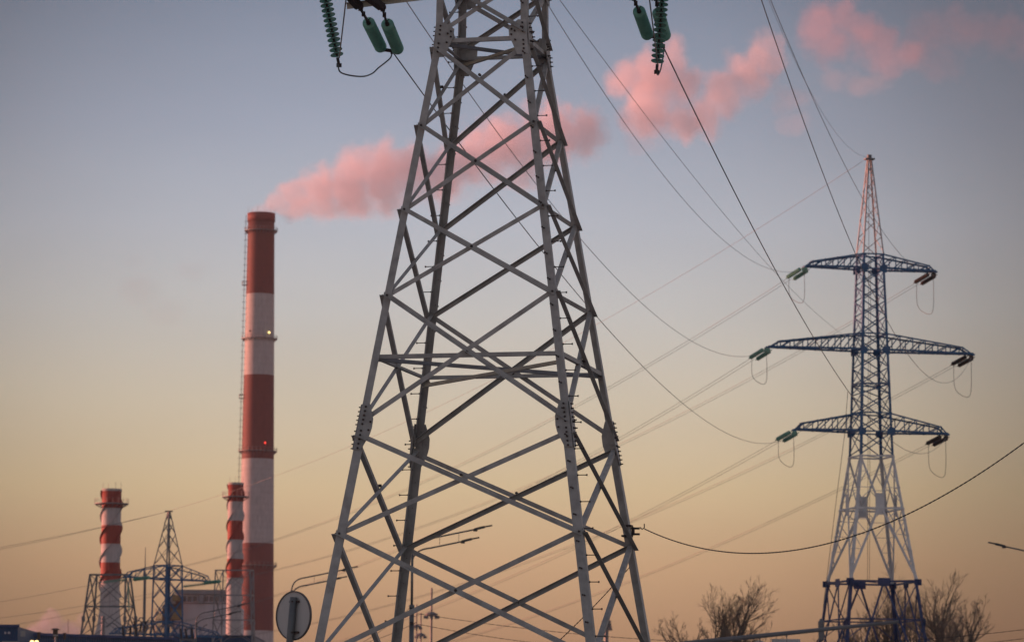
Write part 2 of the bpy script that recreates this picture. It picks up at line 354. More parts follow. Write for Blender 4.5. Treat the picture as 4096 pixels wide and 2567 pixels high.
# body above the frame, crossarms and peak
hz = [HT, 18.4, 20.2, 22, 23.8, 25.4, 27.2, 28.9, 30]
for h0, h1 in zip(hz[1:], hz[:-1]): xpanel(h0, h1, 0, 0, .075)
for (nn, uu, A, B) in faces:
    brace(A, 30, B, 30, nn, False, .08, 'steel', "horizontal_strut")
mb = MB()
for a, b in ((-1, -1), (1, -1), (1, 1), (-1, 1)): mb.ell(corner(a, b, 30), PC + ex * a * .12 + ey * b * .12 + UP * 34.5, .1, .012, -ex * a, -ey * b)
for i in range(5):
    t0, t1 = i / 5, (i + 1) / 5
    for k_ in range(4):
        cs = [(-1, -1), (1, -1), (1, 1), (-1, 1)]; A, B = cs[k_], cs[(k_ + 1) % 4]
        P = lambda c_, t: corner(*c_, 30).lerp(PC + ex * c_[0] * .12 + ey * c_[1] * .12 + UP * 34.5, t)
        mb.bar(P(A, t0), P(B, t1), .05, .01); mb.bar(P(B, t0), P(A, t1), .05, .01)
mb.build("peak", M['steel'], P1)
def crossarm(h, ht, ln, side, parent=P1, C=PC, e=ex, f=ey, cn=None, sz=.09, tipw=.25, n=4, m_='steel', drop=.55, panel_mb=None):
    cn = cn or corner
    mb = MB(); tip = lambda b, z: C + e * side * ln + f * b * tipw + UP * z
    roots_b = {b: cn(side, b, h) for b in (-1, 1)}; roots_t = {b: cn(side, b, ht) for b in (-1, 1)}
    xr = (roots_b[-1] - C).dot(e) * side
    tend = 1 - .13
    for b in (-1, 1):
        A = roots_b[b]; B = tip(b, h); T0 = roots_t[b]; T1 = A.lerp(B, tend) + UP * (ht - h) * .42
        mb.ell(A, B, sz, sz * .12, f * -b, UP); mb.ell(T0, T1, sz * .8, sz * .1, f * -b, -UP); mb.ell(T1, B, sz * .8, sz * .1, f * -b, -UP)
        lo = [A.lerp(B, tend * i / n) for i in range(n + 1)]; hi = [T0.lerp(T1, i / n) for i in range(n + 1)]
        for i in range(1, n + 1): mb.bar(lo[i], hi[i], sz * .55, sz * .2, f)
        for i in range(n): mb.bar(lo[i] if i == 0 else lo[i], hi[i + 1], sz * .55, sz * .2, f) if side > 0 else mb.bar(hi[i], lo[i + 1], sz * .55, sz * .2, f)
    for i in range(n + 1):
        t = tend * i / n; A = roots_b[-1].lerp(tip(-1, h), t); B = roots_b[1].lerp(tip(1, h), t)
        mb.bar(A, B, sz * .6, sz * .2)
        if i < n: mb.bar(A, roots_b[1].lerp(tip(1, h), tend * (i + 1) / n), sz * .5, sz * .15)
        T1a = roots_t[-1].lerp(roots_b[-1].lerp(tip(-1, h), tend) + UP * (ht - h) * .42, i / n); T1b = roots_t[1].lerp(roots_b[1].lerp(tip(1, h), tend) + UP * (ht - h) * .42, i / n)
        mb.bar(T1a, T1b, sz * .5, sz * .15)
    mb.bar(tip(-1, h), tip(1, h), sz * 1.4, sz * .8)
    mb.box(C + e * side * (ln - .15) + UP * (h + .02), .5, .5, .03, math.atan2(e.y, e.x))
    return mb.build("crossarm", M[m_], parent)
HA = 17.15
crossarm(HA, 18.4, 3.9, -1, sz=.1); crossarm(HA, 18.4, 4.0, 1, sz=.1)
crossarm(23.8, 25.4, 6.4, -1, sz=.1); crossarm(23.8, 25.4, 6.4, 1, sz=.1)
crossarm(28.4, 30, 5.2, -1, sz=.1); crossarm(28.4, 30, 5.2, 1, sz=.1)
# low side bar seen at the top left, and its hangers
pf = corner(-1, -1, 16.52); bt = at(1387, 16, pf.y + .35)
MB().ell(bt, pf + ex * .05, .11, .01, -UP, -ey).build("outrigger_bar", M['zinc'], P1)
hang = []
for (a_, b_) in (((1385, -30), (1437, 28)), ((1462, -20), (1528, 30)), ((2502, -90), (2530, -10)), ((2590, -90), (2619, -8))):
    A = at(*a_, 69.0); B = at(*b_, 69.3); A2 = Vector((A.x, A.y, HA))
    mb = MB(); mb.bar(A + (A - B) * .6, B, .16, .12); mb.box(B, .16, .12, .05); mb.tube([B + Vector((.05, 0, .05)), B + Vector((.05, 0, -.06))], .014, 6)
    mb.tube([B + Vector((-.05, 0, .05)), B + Vector((-.05, 0, -.06))], .014, 6)
    mb.build("hanger_beam", M['fitting'], P1)

# ------------------------------------------------------------------ insulator strings
def string(label, A, B, nd=13, grp="insulator strings on the near pylon", link=None, lead0=.25, lead1=.12, name="insulator_string", rad=.128, glass='glass'):
    A = Vector(A); B = Vector(B); d = (B - A).normalized(); Ls = (B - A).length
    t = thing(name, label, "insulator", A, grp)
    pitch = Ls / nd
    for i in range(nd):
        p = A + d * (pitch * i)
        pr = [(.0, .034), (.004, .036), (.028, .042), (.034, .075), (.046, .112), (.060, rad), (.072, rad), (.076, rad - .006), (.064, rad - .022), (.068, .085), (.058, .07), (.062, .05), (.05, .04), (.05, .02)]
        kz = min(1, pitch / .146) * .8; pr = [(z_ * kz, r_) for z_, r_ in pr]
        MB().lathe(pr, p, d, 28).build("insulator_disc", M[glass], t, smooth=True)
    mb = MB()
    for i in range(nd):
        p = A + d * (pitch * i); mb.lathe([(-.03, .02), (-.028, .044), (.022, .046), (.028, .04), (.03, .018), (pitch - .03, .018)], p, d, 12)
    mb.build("metal_cap", M['fitting'], t, smooth=True)
    mb = MB(); mb.tube([A - d * lead0, A - d * .02], .02, 8); mb.box(A - d * lead0, .06, .06, .08); mb.box(A - d * (lead0 * .5), .05, .09, .05)
    mb.tube([B, B + d * lead1], .03, 8); mb.box(B + d * lead1, .10, .06, .07)
    mb.tube([A - d * .05 + Vector((.0, 0, .02)), A - d * .02 + Vector((.04, 0, .10))], .009, 6)
    if link: k_ = Vector(link); mb.bar(k_, A - d * lead0, .035, .05); mb.box(k_.lerp(A, .45), .07, .07, .09); mb.box(k_.lerp(A, .15), .09, .08, .06)
    mb.build("end_fitting", M['fitting'], t)
    return t
YK = 72.25
s1a, s1b = at(1474, 92, 70.35), at(1524, 192, YK - .15)
s2a, s2b = at(1549, 97, 70.35), at(1592, 200, YK - .15)
string("green glass insulator string hanging slanted left of the two side by side at upper left", s1a, s1b, lead0=.12, link=at(1437, 28, 69.3))
string("green glass insulator string hanging slanted right of the two side by side at upper left", s2a, s2b, lead0=.12, link=at(1528, 30, 69.3))
s3a, s3b = at(1294, -44, 70.0), at(1350, 232, 69.75)
string("long green glass string seen side-on as separate discs at upper left", s3a, s3b, 14, lead1=.16)
s4a, s4b = at(2556, 46, 70.35), at(2590, 142, YK - .15)
s5a, s5b = at(2634, 52, 70.35), at(2660, 146, YK - .15)
string("slanted green glass insulator string alone left of the conductor at upper right", s4a, s4b, lead0=.12, link=at(2532, -12, 69.3))
string("green glass insulator string half hidden behind the hanging discs at upper right", s5a, s5b, lead0=.12, link=at(2622, -12, 69.3))
s6a, s6b = at(2652, -50, 70.0), at(2629, 258, 69.75)
string("long green glass string of separate discs hanging in front at upper right", s6a, s6b, 15, lead1=.16)
def yoke(label, a, b, c):
    mb = MB(); mb.bar(a, b, .03, .07); mb.bar(a.lerp(b, .5), c, .06, .04); mb.box(c, .08, .08, .08); mb.box(a, .06, .05, .09); mb.box(b, .06, .05, .09)
    return tag(mb.build("yoke_plate", M['fitting'], org=a), label, "line fitting", "yoke plates of the near pylon")
ykA = at(1570, 208, YK); ykG = at(2652, 186, YK)
yoke("dark yoke plate joining the two slanted green strings at upper left", at(1532, 199, YK - .05), at(1590, 208, YK - .05), ykA)
yoke("dark yoke plate behind the hanging discs at upper right", at(2598, 146, YK - .05), at(2664, 154, YK - .05), ykG)
def jumper(label, pts, r=.02):
    P = [at(*p) for p in pts]; o = []
    for i in range(len(P) - 1):
        p0, p1, p2, p3 = P[max(i - 1, 0)], P[i], P[i + 1], P[min(i + 2, len(P) - 1)]
        for k_ in range(8):
            t = k_ / 8; o.append(.5 * ((2 * p1) + (p2 - p0) * t + (2 * p0 - 5 * p1 + 4 * p2 - p3) * t * t + (3 * p1 - p0 - 3 * p2 + p3) * t ** 3))
    o.append(P[-1])
    return tag(MB().tube(o, r, 8).build("jumper_cable", M['wire'], org=P[0], smooth=True), label, "cable", "jumper loops of the near pylon")
jumper("slack dark jumper cable looping under the upper left insulator strings",
       [(1352, 258, 69.4), (1358, 285, 69.4), (1378, 297, 69.6), (1418, 305, 69.8), (1457, 306, 70.5), (1490, 294, 71.2), (1513, 273, 71.6), (1540, 252, 71.9), (1562, 232, 72.1), (1568, 212, 72.2)], .015)
jumper("short dark jumper cable behind the lowest hanging disc at upper right",
       [(2629, 290, 69.4), (2632, 300, 69.6), (2642, 280, 70.8), (2652, 230, 71.9), (2654, 192, 72.2)], .015)
# conductors leaving towards the viewer, over the camera
def overhead(label, a, b):
    A = at(*a, 69.4); B = at(*b, 61); sl = (B - A) / (A.y - B.y); o = []
    for i in range(40):
        s_ = i * 3.2; o.append(A + Vector((sl.x * s_, -s_, sl.z * s_ + .00055 * s_ * max(0, s_ - 8.4))))
    return tag(MB().tube(o, .0125, 8).build("power_line", M['wire'], org=A, smooth=True), label, "cable", "conductors passing overhead")
overhead("dark conductor rising beside the side-on green discs at upper left", (1357, 232), (1384, 0))
overhead("dark conductor crossing in front of the hanging discs at upper right", (2632, 262), (2598, 0))

# ------------------------------------------------------------------ far towers
def lattice(root, C, yaw, secs, size):
    """secs: (h, half width, ...) ; returns a corner function"""
    e = Vector((math.cos(yaw), math.sin(yaw), 0)); f = Vector((-math.sin(yaw), math.cos(yaw), 0))
    def hwf(h):
        s_ = secs
        for (h0, w0), (h1, w1) in zip(s_[:-1], s_[1:]):
            if h0 <= h <= h1: return w0 + (w1 - w0) * (h - h0) / (h1 - h0)
        return s_[0][1] if h < s_[0][0] else s_[-1][1]
    return (lambda a, b, h: C + e * a * hwf(h) + f * b * hwf(h) + UP * h), e, f
CS = [(-1, -1), (1, -1), (1, 1), (-1, 1)]
T2C = Vector((27.75, 279.2, 0)); T2Y = R(14)
T2 = thing("transmission_tower", "blue and white lattice tower with three crossarms standing at the right", "pylon", T2C)
c2, e2, f2 = lattice(T2, T2C, T2Y, [(0, 4.55), (11.25, 3.38), (15.84, 2.72), (25.5, 1.36), (27.4, 1.29), (33.7, 1.05), (41.24, .86), (48.6, .17)], .1)
for a, b in CS:
    MB().ell(c2(a, b, 0.2), c2(a, b, 15.9), .24, .03, -e2 * a, -f2 * b).build("leg", M['bluelow'], T2)
    MB().ell(c2(a, b, 15.9), c2(a, b, 25.6), .22, .028, -e2 * a, -f2 * b).build("leg", M['white'], T2)
    MB().ell(c2(a, b, 25.6), c2(a, b, 41.24), .19, .026, -e2 * a, -f2 * b).build("leg", M['blue'], T2)
    MB().ell(c2(a, b, 41.26), c2(a, b, 48.7), .11, .02, -e2 * a, -f2 * b).build("leg", M['spire'], T2)
    MB().box(T2C + e2 * a * 4.6 + f2 * b * 4.6 + UP * .15, 1.2, 1.2, .6, T2Y).build("footing", M['concrete'], T2)
def xp(root, cf, h0, h1, sz, m_, single=False, name="diagonal_brace", alt=0):
    for k_ in range(4):
        A, B = CS[k_], CS[(k_ + 1) % 4]; n_ = (cf(*A, h0) + cf(*B, h0)) / 2 - (cf(*A, h0) + cf(*CS[(k_ + 2) % 4], h0)) / 2; n_.z = 0; n_ = n_.normalized() if n_.length else UP
        if not single or alt == 0: MB().bar(cf(*A, h0) + n_ * .01, cf(*B, h1) + n_ * .01, sz, .03, n_ + UP * .01).build(name, M[m_], root)
        if not single or alt == 1: MB().bar(cf(*B, h0) - n_ * .03, cf(*A, h1) - n_ * .03, sz, .03, n_ + UP * .01).build(name, M[m_], root)
def rg(root, cf, h, sz, m_, X=False):
    for k_ in range(4): MB().bar(cf(*CS[k_], h), cf(*CS[(k_ + 1) % 4], h), sz, sz).build("horizontal_strut", M[m_], root)
    if X: MB().bar(cf(-1, -1, h + .05), cf(1, 1, h + .05), sz * .8, sz * .5).bar(cf(1, -1, h + .12), cf(-1, 1, h + .12), sz * .8, sz * .5).build("cross_strut", M[m_], root)
for hs in ([25.6, 27.4], [27.4, 28.85, 30.3, 31.1], [31.1, 32.4, 33.7], [33.7, 35.0, 36.4, 37.6, 38.85, 40.07], [40.07, 41.24]):
    for h0, h1 in zip(hs[:-1], hs[1:]): xp(T2, c2, h0, h1, .085, 'blue')
for h in (27.4, 28.85, 31.1, 33.7, 35.0, 40.07, 41.2): rg(T2, c2, h, .1, 'blue', h in (31.1,))
rg(T2, c2, 25.5, .11, 'white', True)
for i, (h0, h1) in enumerate(zip([41.3, 42.6, 43.9, 45.1, 46.2, 47.2], [42.6, 43.9, 45.1, 46.2, 47.2, 48.2])): xp(T2, c2, h0, h1, .06, 'spire', True, alt=i % 2)
mb = MB(); mb.box(T2C + UP * 48.75, .75, .5, .12, T2Y); mb.box(T2C + UP * 48.95, .3, .25, .28, T2Y); mb.build("cap", M['gant'], T2)
# joint plates on the blue body
for h in (27.4, 33.7, 40.07):
    for a, b in CS:
        for nn, uu in ((f2 * b, e2 * a), (e2 * a, f2 * b)):
            c = c2(a, b, h) + nn * .03; mb = MB(); pts = [c - uu * .42 + UP * .2, c + uu * .0 + UP * .34, c + uu * .16 + UP * .3, c + uu * .16 - UP * .3, c - uu * .1 - UP * .32, c - uu * .46 - UP * .12]
            k = len(pts); mb.add(pts + [p + nn * .03 for p in pts], [tuple(range(k)), tuple(range(k, 2 * k))[::-1]] + [(i, (i + 1) % k, k + (i + 1) % k, k + i) for i in range(k)])
            if nn == f2 * b or abs(uu.dot(f2)) < .5: mb.build("joint_plate", M['blue'], T2)
# white middle: large crossed members with secondary bracing
hc = 21.75
for k_ in range(4):
    A, B = CS[k_], CS[(k_ + 1) % 4]
    mid = (c2(*A, hc) + c2(*B, hc)) / 2; nn = mid - T2C - UP * hc; nn.normalize()
    for (P, Q) in ((c2(*A, 25.5), c2(*B, 25.5)),):
        mb = MB(); mb.bar(P, mid, .15, .06, nn); mb.build("main_diagonal", M['white'], T2)
        mb = MB(); mb.bar(Q, mid, .15, .06, nn); mb.build("main_diagonal", M['white'], T2)
    for Cn in (A, B):
        lo = c2(*Cn, 16.0); MB().bar(mid, lo, .17, .07, nn).build("main_diagonal", M['white'], T2)
        mb = MB()
        for i, t in enumerate((.2, .4, .6, .8)):
            p = mid.lerp(lo, t); q = c2(*Cn, p.z); mb.bar(p, q, .07, .04)
            t2 = t + .2; p2 = mid.lerp(lo, t2); q0 = c2(*Cn, mid.lerp(lo, t - .2).z)
            mb.bar(p, q0 if i % 1 == 0 else q, .07, .04)
        hi = c2(*Cn, 25.5)
        for t in (.35, .68):
            p = mid.lerp(hi, t); mb.bar(p, c2(*Cn, p.z), .07, .04); mb.bar(p, c2(*Cn, mid.lerp(hi, t - .33).z), .07, .04)
        mb.build("secondary_brace", M['white'], T2)
    MB().section(mid + nn * .05 - UP * .8, mid + nn * .05 + UP * .85, [nn.cross(UP) * .36, nn * .03 + nn.cross(UP) * .36, nn * .03 - nn.cross(UP) * .36, -nn.cross(UP) * .36]).build("joint_plate", M['white'], T2)
rg(T2, c2, 21.45, .13, 'white', True)
# blue base
rg(T2, c2, 15.84, .14, 'bluelow', True); rg(T2, c2, 12.95, .1, 'bluelow'); rg(T2, c2, 10.0, .1, 'bluelow'); rg(T2, c2, 6.0, .1, 'bluelow')
for k_ in range(4):
    A, B = CS[k_], CS[(k_ + 1) % 4]; mt = (c2(*A, 15.84) + c2(*B, 15.84)) / 2; nn = mt - T2C - UP * 15.84; nn.normalize()
    MB().section(mt + nn * .05 - UP * .35, mt + nn * .05 + UP * .25, [nn.cross(UP) * .5, nn * .03 + nn.cross(UP) * .5, nn * .03 - nn.cross(UP) * .5, -nn.cross(UP) * .5]).build("joint_plate", M['bluelow'], T2)
    for Cn in (A, B):
        lo = c2(*Cn, 5.0); MB().bar(mt, lo, .15, .07, nn).build("main_diagonal", M['bluelow'], T2)
        gs = c2(*Cn, 15.84); mb = MB()
        prev = gs
        for t in (.27, .52, .78):
            p = mt.lerp(lo, t); q = c2(*Cn, p.z); mb.bar(p, q, .08, .05); mb.bar(prev, p, .09, .05); prev = q
            mb.bar(p, c2(*Cn, p.z - 1.6), .08, .05)
        mb.build("secondary_brace", M['bluelow'], T2)
        MB().section(gs + nn * .05 - UP * .28, gs + nn * .05 + UP * .2, [nn.cross(UP) * .3, nn * .03 + nn.cross(UP) * .3, nn * .03 - nn.cross(UP) * .3, -nn.cross(UP) * .3]).build("joint_plate", M['bluelow'], T2)
tips2 = {}
for (h, ht, ln, n) in ((40.07, 41.24, 5.35, 4), (33.7, 35.05, 8.4, 6), (27.4, 28.85, 6.25, 4)):
    for s_ in (-1, 1):
        crossarm(h, ht, ln, s_, T2, T2C, e2, f2, c2, .15, .3, n, 'blue'); tips2[(h, s_)] = T2C + e2 * s_ * ln + UP * h
# ladder rods up the middle of tower 2
MB().tube([T2C + Vector((-.45, -1.2, 16)), T2C + Vector((-.15, -.6, 41)), T2C + Vector((-.05, -.1, 48.5))], .018, 5).tube([T2C + Vector((-.3, -1.2, 16)), T2C + Vector((0, -.6, 41))], .018, 5).build("cable_run", M['wire'], T2)
MB().tube([T2C + Vector((-1.9, -1.5, 30.5)), T2C + Vector((-2.2, -1.7, 27)), T2C + Vector((-2.9, -2.2, 22)), T2C + Vector((-4.0, -3, 13.8))], .022, 5).build("down_cable", M['wire'], T2)
MB().lathe([(0, .05), (.15, .22), (1.5, .25), (1.75, .08)], T2C + Vector((-4.15, -3, 11.2)), UP, 10).build("cable_box", M['gant'], T2)

# tower 3, seen on its corner
T3C = Vector(at(671, 2329, 391)); T3C.z = 0; T3Y = R(45)
T3 = thing("transmission_tower", "smaller blue lattice tower with thin grey peak between the two striped stacks", "pylon", T3C)
c3, e3, f3 = lattice(T3, T3C, T3Y, [(0, 1.5), (10, 1.18), (22.9, 1.13), (28.7, .12)], .1)
for a, b in CS:
    MB().ell(c3(a, b, 0.2), c3(a, b, 22.9), .2, .03, -e3 * a, -f3 * b).build("leg", M['blue'], T3)
    MB().ell(c3(a, b, 22.9), c3(a, b, 28.7), .12, .03, -e3 * a, -f3 * b).build("leg", M['grey'], T3)
hs = [2, 5, 8, 10.6, 12.9, 14.9, 17.1, 19.3, 21.4, 22.9]
for h0, h1 in zip(hs[:-1], hs[1:]): xp(T3, c3, h0, h1, .1, 'blue')
for i, (h0, h1) in enumerate(zip([22.95, 24.7, 26.3, 27.5], [24.7, 26.3, 27.5, 28.5])): xp(T3, c3, h0, h1, .055, 'grey')
for h in (22.9, 21.4, 16.9, 15.6): rg(T3, c3, h, .1, 'blue')
MB().box(T3C + UP * 28.75, .8, .5, .12).build("cap", M['gant'], T3)
tips3 = {}
for (h, ht, ln, n) in ((21.4, 22.9, 5.9, 3), (15.4, 16.9, 7.6, 4), (10.0, 11.4, 5.9, 3)):
    for s_ in (-1, 1): crossarm(h, ht, ln, s_, T3, T3C, e3, f3, c3, .13, .3, n, 'blue'); tips3[(h, s_)] = T3C + e3 * s_ * ln + UP * h

# insulator strings on the far towers: one ridged mesh each
def farstring(label, A, B, m_, grp, rad=.15, nd=12):
    A = Vector(A); B = Vector(B); d = (B - A).normalized(); Ls = (B - A).length; pr = [(-.35, .03), (-.02, .03)]
    for i in range(nd):
        z = Ls * i / nd; pr += [(z, .05), (z + .05, rad), (z + .08, rad), (z + .09, .05)]
    pr += [(Ls + .25, .03)]
    return tag(MB().lathe(pr, A, d, 10).build("insulator_string", M[m_], org=A, smooth=False), label, "insulator", grp)
lv = {40.07: "top", 33.7: "widest middle", 27.4: "lowest"}
lv3 = {40.07: 21.4, 33.7: 15.4, 27.4: 10.0}
nearA = {}
T2in = {}
for (h, s_), tip in tips2.items():
    side = "left" if s_ < 0 else "right"; mt_ = 'glassfar' if s_ < 0 else 'darkins'; col = "green" if s_ < 0 else "dark"
    t3 = tips3[(lv3[h], s_)]; d3 = (t3 - tip); d3.z -= 13; d3.normalize()
    base = tip + e2 * (-s_) * .1 - UP * .12
    for k_, o in (("upper", Vector((-.25, -.15, .05))), ("lower", Vector((.30, .2, -.02)))):
        farstring("%s %s slanting string at the %s end of the far tower's %s crossarm" % (k_, col, side, lv[h]),
                  base + o + d3 * .35, base + o + d3 * 2.1, mt_, "insulator strings on the blue and white tower", .17)
    dn = Vector((-28, -207, -12)).normalized()
    st = farstring("%s string end-on under the %s tip of the far tower's %s crossarm" % (col, side, lv[h]),
                   base + dn * .35 - UP * .1, base + dn * 2.1 - UP * .25, mt_, "insulator strings on the blue and white tower", .2)
    T2in[(h, s_)] = base + dn * 2.2 - UP * .25
    nearA[(h, s_)] = base + d3 * 2.3
    # jumper loop
    a = T2in[(h, s_)]; b = nearA[(h, s_)]; mid = (a + b) / 2 - UP * 2.9
    ps = []
    for i in range(25):
        t = i / 24; q = a.lerp(b, t); q.z -= (2.1 + .25 * s_) * (1 - (2 * t - 1) ** 4) + .5 * math.sin(t * 5); q.x += .25 * math.sin(t * 6.28); ps.append(q)
    ps[0] = a; ps[-1] = b
    tag(MB().tube(ps, .02, 5).build("jumper_cable", M['wire'], org=a, smooth=True), "thin slack jumper loop hanging under the %s end of the %s crossarm" % (side, lv[h]), "cable", "jumper loops of the blue and white tower")

# conductors from the near pylon to tower 2 (spans fitted to the photo)
def p1(off, h, dy=1.0): return Vector((PC.x, PC.y + dy, h)) + ex * off
GR = "conductors between the two pylons"
wire("conductor from the upper left green strings to the far tower's lowest left crossarm", ykA, T2in[(27.4, -1)], 3.35, .0125, GR)
wire("conductor crossing the near pylon's left side to the far tower's middle left crossarm", p1(-6.07, 23.5), T2in[(33.7, -1)], 4.78, .0125, GR)
wire("conductor right of the near pylon sagging to the far tower's top left crossarm", p1(-5.1, 28), T2in[(40.07, -1)], 5.1, .0125, GR)
wire("thick dark conductor from the hanging discs at upper right to the far tower", ykG, T2in[(27.4, 1)], 3.9, .0135, GR)
wire("left of the two dark conductors falling steeply from the top edge to the far tower", p1(3.23, 23.5), T2in[(33.7, 1)], 6.74, .0135, GR)
wire("right of the two dark conductors falling steeply from the top edge to the far tower", p1(1.4, 28), T2in[(40.07, 1)], 4.2, .0125, GR)
wire("thin pale earth wire curving down to the peak of the far tower", p1(-.3, 34.6, 0), T2C + UP * 48.9, 5.3, .009, GR)
wire("thin grey wire right of the near pylon falling to the far tower body", p1(-2.36, 22), c2(-1, -1, 33.9), 1.76, .009, GR)
# the next span, away to tower 3
G2 = "distant blurred conductors behind the near pylon"
nm = {(40.07, -1): "top left", (40.07, 1): "top right", (33.7, -1): "middle left", (33.7, 1): "middle right", (27.4, -1): "lowest left", (27.4, 1): "lowest right"}
for (h, s_), A in nearA.items():
    t3 = tips3[(lv3[h], s_)] + Vector((.8, -1, -.1))
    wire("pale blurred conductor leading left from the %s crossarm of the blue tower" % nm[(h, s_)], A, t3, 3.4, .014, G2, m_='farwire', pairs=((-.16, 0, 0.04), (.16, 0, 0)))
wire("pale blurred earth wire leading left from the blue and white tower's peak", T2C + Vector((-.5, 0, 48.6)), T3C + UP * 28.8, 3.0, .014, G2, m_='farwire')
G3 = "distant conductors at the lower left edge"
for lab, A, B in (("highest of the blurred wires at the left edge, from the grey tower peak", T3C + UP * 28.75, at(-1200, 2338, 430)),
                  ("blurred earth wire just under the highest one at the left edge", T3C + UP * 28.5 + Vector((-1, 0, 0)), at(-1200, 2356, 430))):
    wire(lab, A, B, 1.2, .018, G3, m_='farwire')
for lab, A, B in (("upper of the three blurred conductors crossing the lower left edge", tips3[(21.4, -1)], at(-1200, 2485, 440)),
                  ("middle of the three blurred conductors crossing the lower left edge", tips3[(21.4, 1)], at(-1200, 2545, 430)),
                  ("lowest of the three blurred conductors crossing the lower left edge", c3(-1, 1, 19.6), at(-1200, 2600, 430))):
    wire(lab, A, B, 1.6, .016, G3, m_='farwire')
for s_, lab in ((-1, "left"), (1, "right")):
    t = tips3[(21.4, s_)]
    for j, dv in enumerate((Vector((-1, .05, -.12)), Vector((.8, -.9, .05)))):
        farstring("%s facing green string at the %s crossarm end of the small blue tower" % (("outward", "inward")[j], lab), t + e3 * -s_ * (.3 if j == 0 else 1.0) - UP * .2 + dv * .3, t + e3 * -s_ * (.3 if j == 0 else 1.0) - UP * .2 + dv * 2.6, 'glassfar', "insulator strings on the small blue tower", .2)
farstring("green string hanging straight down beside the left lattice gantry", t0 := tips3[(21.4, -1)] + Vector((.35, 0, -.9)), t0 + Vector((.15, 0, -2.6)), 'glassfar', "insulator strings on the small blue tower", .15)

# twisted cable strapped to the near pylon
bk = corner(1, 1, 6.35)
mb = MB(); mb.box(bk + Vector((-.07, -.07, .0)), .2, .2, .035, YAW); mb.box(bk + Vector((-.07, -.07, -.2)), .2, .2, .035, YAW); mb.box(bk + Vector((.05, 0, -.1)), .05, .08, .16, YAW)
for q in ((.10, .06, -.04), (.10, -.04, -.16)): mb.tube([bk + Vector(q) - Vector((.1, 0, 0)), bk + Vector(q) + Vector((.08, 0, 0))], .022, 6)
mb.tube([bk + Vector((.18, 0, -.02)), bk + Vector((.23, 0, -.06)), bk + Vector((.27, 0, -.03)), bk + Vector((.27, 0, .05))], .012, 6)
mb.build("cable_bracket", M['fitting'], P1)
def twisted(label, ps, r=.009, tw=.022, name="twisted_cable"):
    mb = MB()
    for ph in (0, math.pi):
        q = []
        for i, p in enumerate(ps):
            a = i * .9 + ph; q.append(p + Vector((0, math.cos(a) * tw * .5, math.sin(a) * tw * .5)))
        mb.tube(q, r, 5)
    return tag(mb.build(name, M['cable'], org=ps[0], smooth=True), label, "cable")
s0 = bk + Vector((.27, 0, -.05))
def through(A, B, low, n):                                    # sagging span from A to B whose lowest seen pixel row is low=(px,py,Y)
    mid = at(*low); return A, B
def quad(P0, P1_, P2, t1, n):
    # parabola through three points, P1_ at parameter t1
    o = []
    for i in range(n + 1):
        t = i / n; l0 = (t - t1) * (t - 1) / (t1 * 1); l1 = t * (t - 1) / (t1 * (t1 - 1)); l2 = t * (t - t1) / (1 - t1)
        o.append(P0 * l0 + P1_ * l1 + P2 * l2)
    return o
twisted("thick black twisted cable sagging from the near pylon up to the right edge", quad(s0, at(2900, 2206, 68), at(4480, 1450, 56), .22, 420), .0065, .016)
twisted("thin black cable slanting down from the right leg of the near pylon to the bottom", parab(corner(1, 1, 5.7), at(2050, 2720, 74), .12, 160), .006, .016)

# ------------------------------------------------------------------ the power station
def cyl(mb, c, r0, r1, h0, h1, n=48, rings=12):
    mb.lathe([(h0 + (h1 - h0) * i / rings, r0 + (r1 - r0) * i / rings) for i in range(rings + 1)], c, UP, n)
def railing(mb, c, r, h, n=20, ht=1.1, t=.06, wd=1.2):
    mb.lathe([(h, r - wd), (h, r), (h + .22, r), (h + .22, r - wd), (h, r - wd)], c, UP, 40, False)
    for hh in (ht,):
        mb.lathe([(h + hh, r - .02), (h + hh, r + .02), (h + hh + t * .35, r + .02), (h + hh + t * .35, r - .02), (h + hh, r - .02)], c, UP, 40, False)
    for i in range(n):
        a = 2 * math.pi * i / n; p = c + Vector((math.cos(a) * r, math.sin(a) * r, h)); mb.tube([p, p + UP * ht], t * .6, 4)
        q = c + Vector((math.cos(a) * (r - wd), math.sin(a) * (r - wd), h - 1.0)); mb.tube([p, q], t, 4)
YC = 1500; k1 = YC / FPX
def hpx(y, Y): return (3067 - y) * Y / FPX + CAMZ
CC = at(1030, 1900, YC); CC.z = 0
ch = thing("chimney", "very tall red and white banded chimney with pink smoke at its mouth", "chimney", CC)
htop = hpx(852, YC)
mb = MB(); cyl(mb, CC, 8.2, 5.5, 0, htop - 1.5, 64, 24)
hb = [hpx(y, YC) for y in (2535, 2193, 1851, 1517, 1183)]
mb.build("shaft", bandmat("chimney_bands", [hpx(2877, YC)] + hb, 'red', red=(.15, .026, .02), whitec=(.45, .43, .42), soot=1), ch, smooth=True)
mb = MB(); mb.lathe([(htop - 3.5, 5.62), (htop - 3.5, 5.8), (htop, 5.8), (htop, 5.1), (htop - 6, 5.1)], CC, UP, 64, False); mb.build("rim", bandmat("rim_red", [900], 'red', red=(.20, .035, .03)), ch, smooth=True)
for y in (925, 1363, 1817, 2275):
    h = hpx(y, YC); r = 8.2 + (5.5 - 8.2) * h / htop; mb = MB(); railing(mb, CC, r + 1.25, h, 28, 1.5, .12, 1.2); mb.build("platform", M['gant' if y != 1363 else 'grey'], ch)
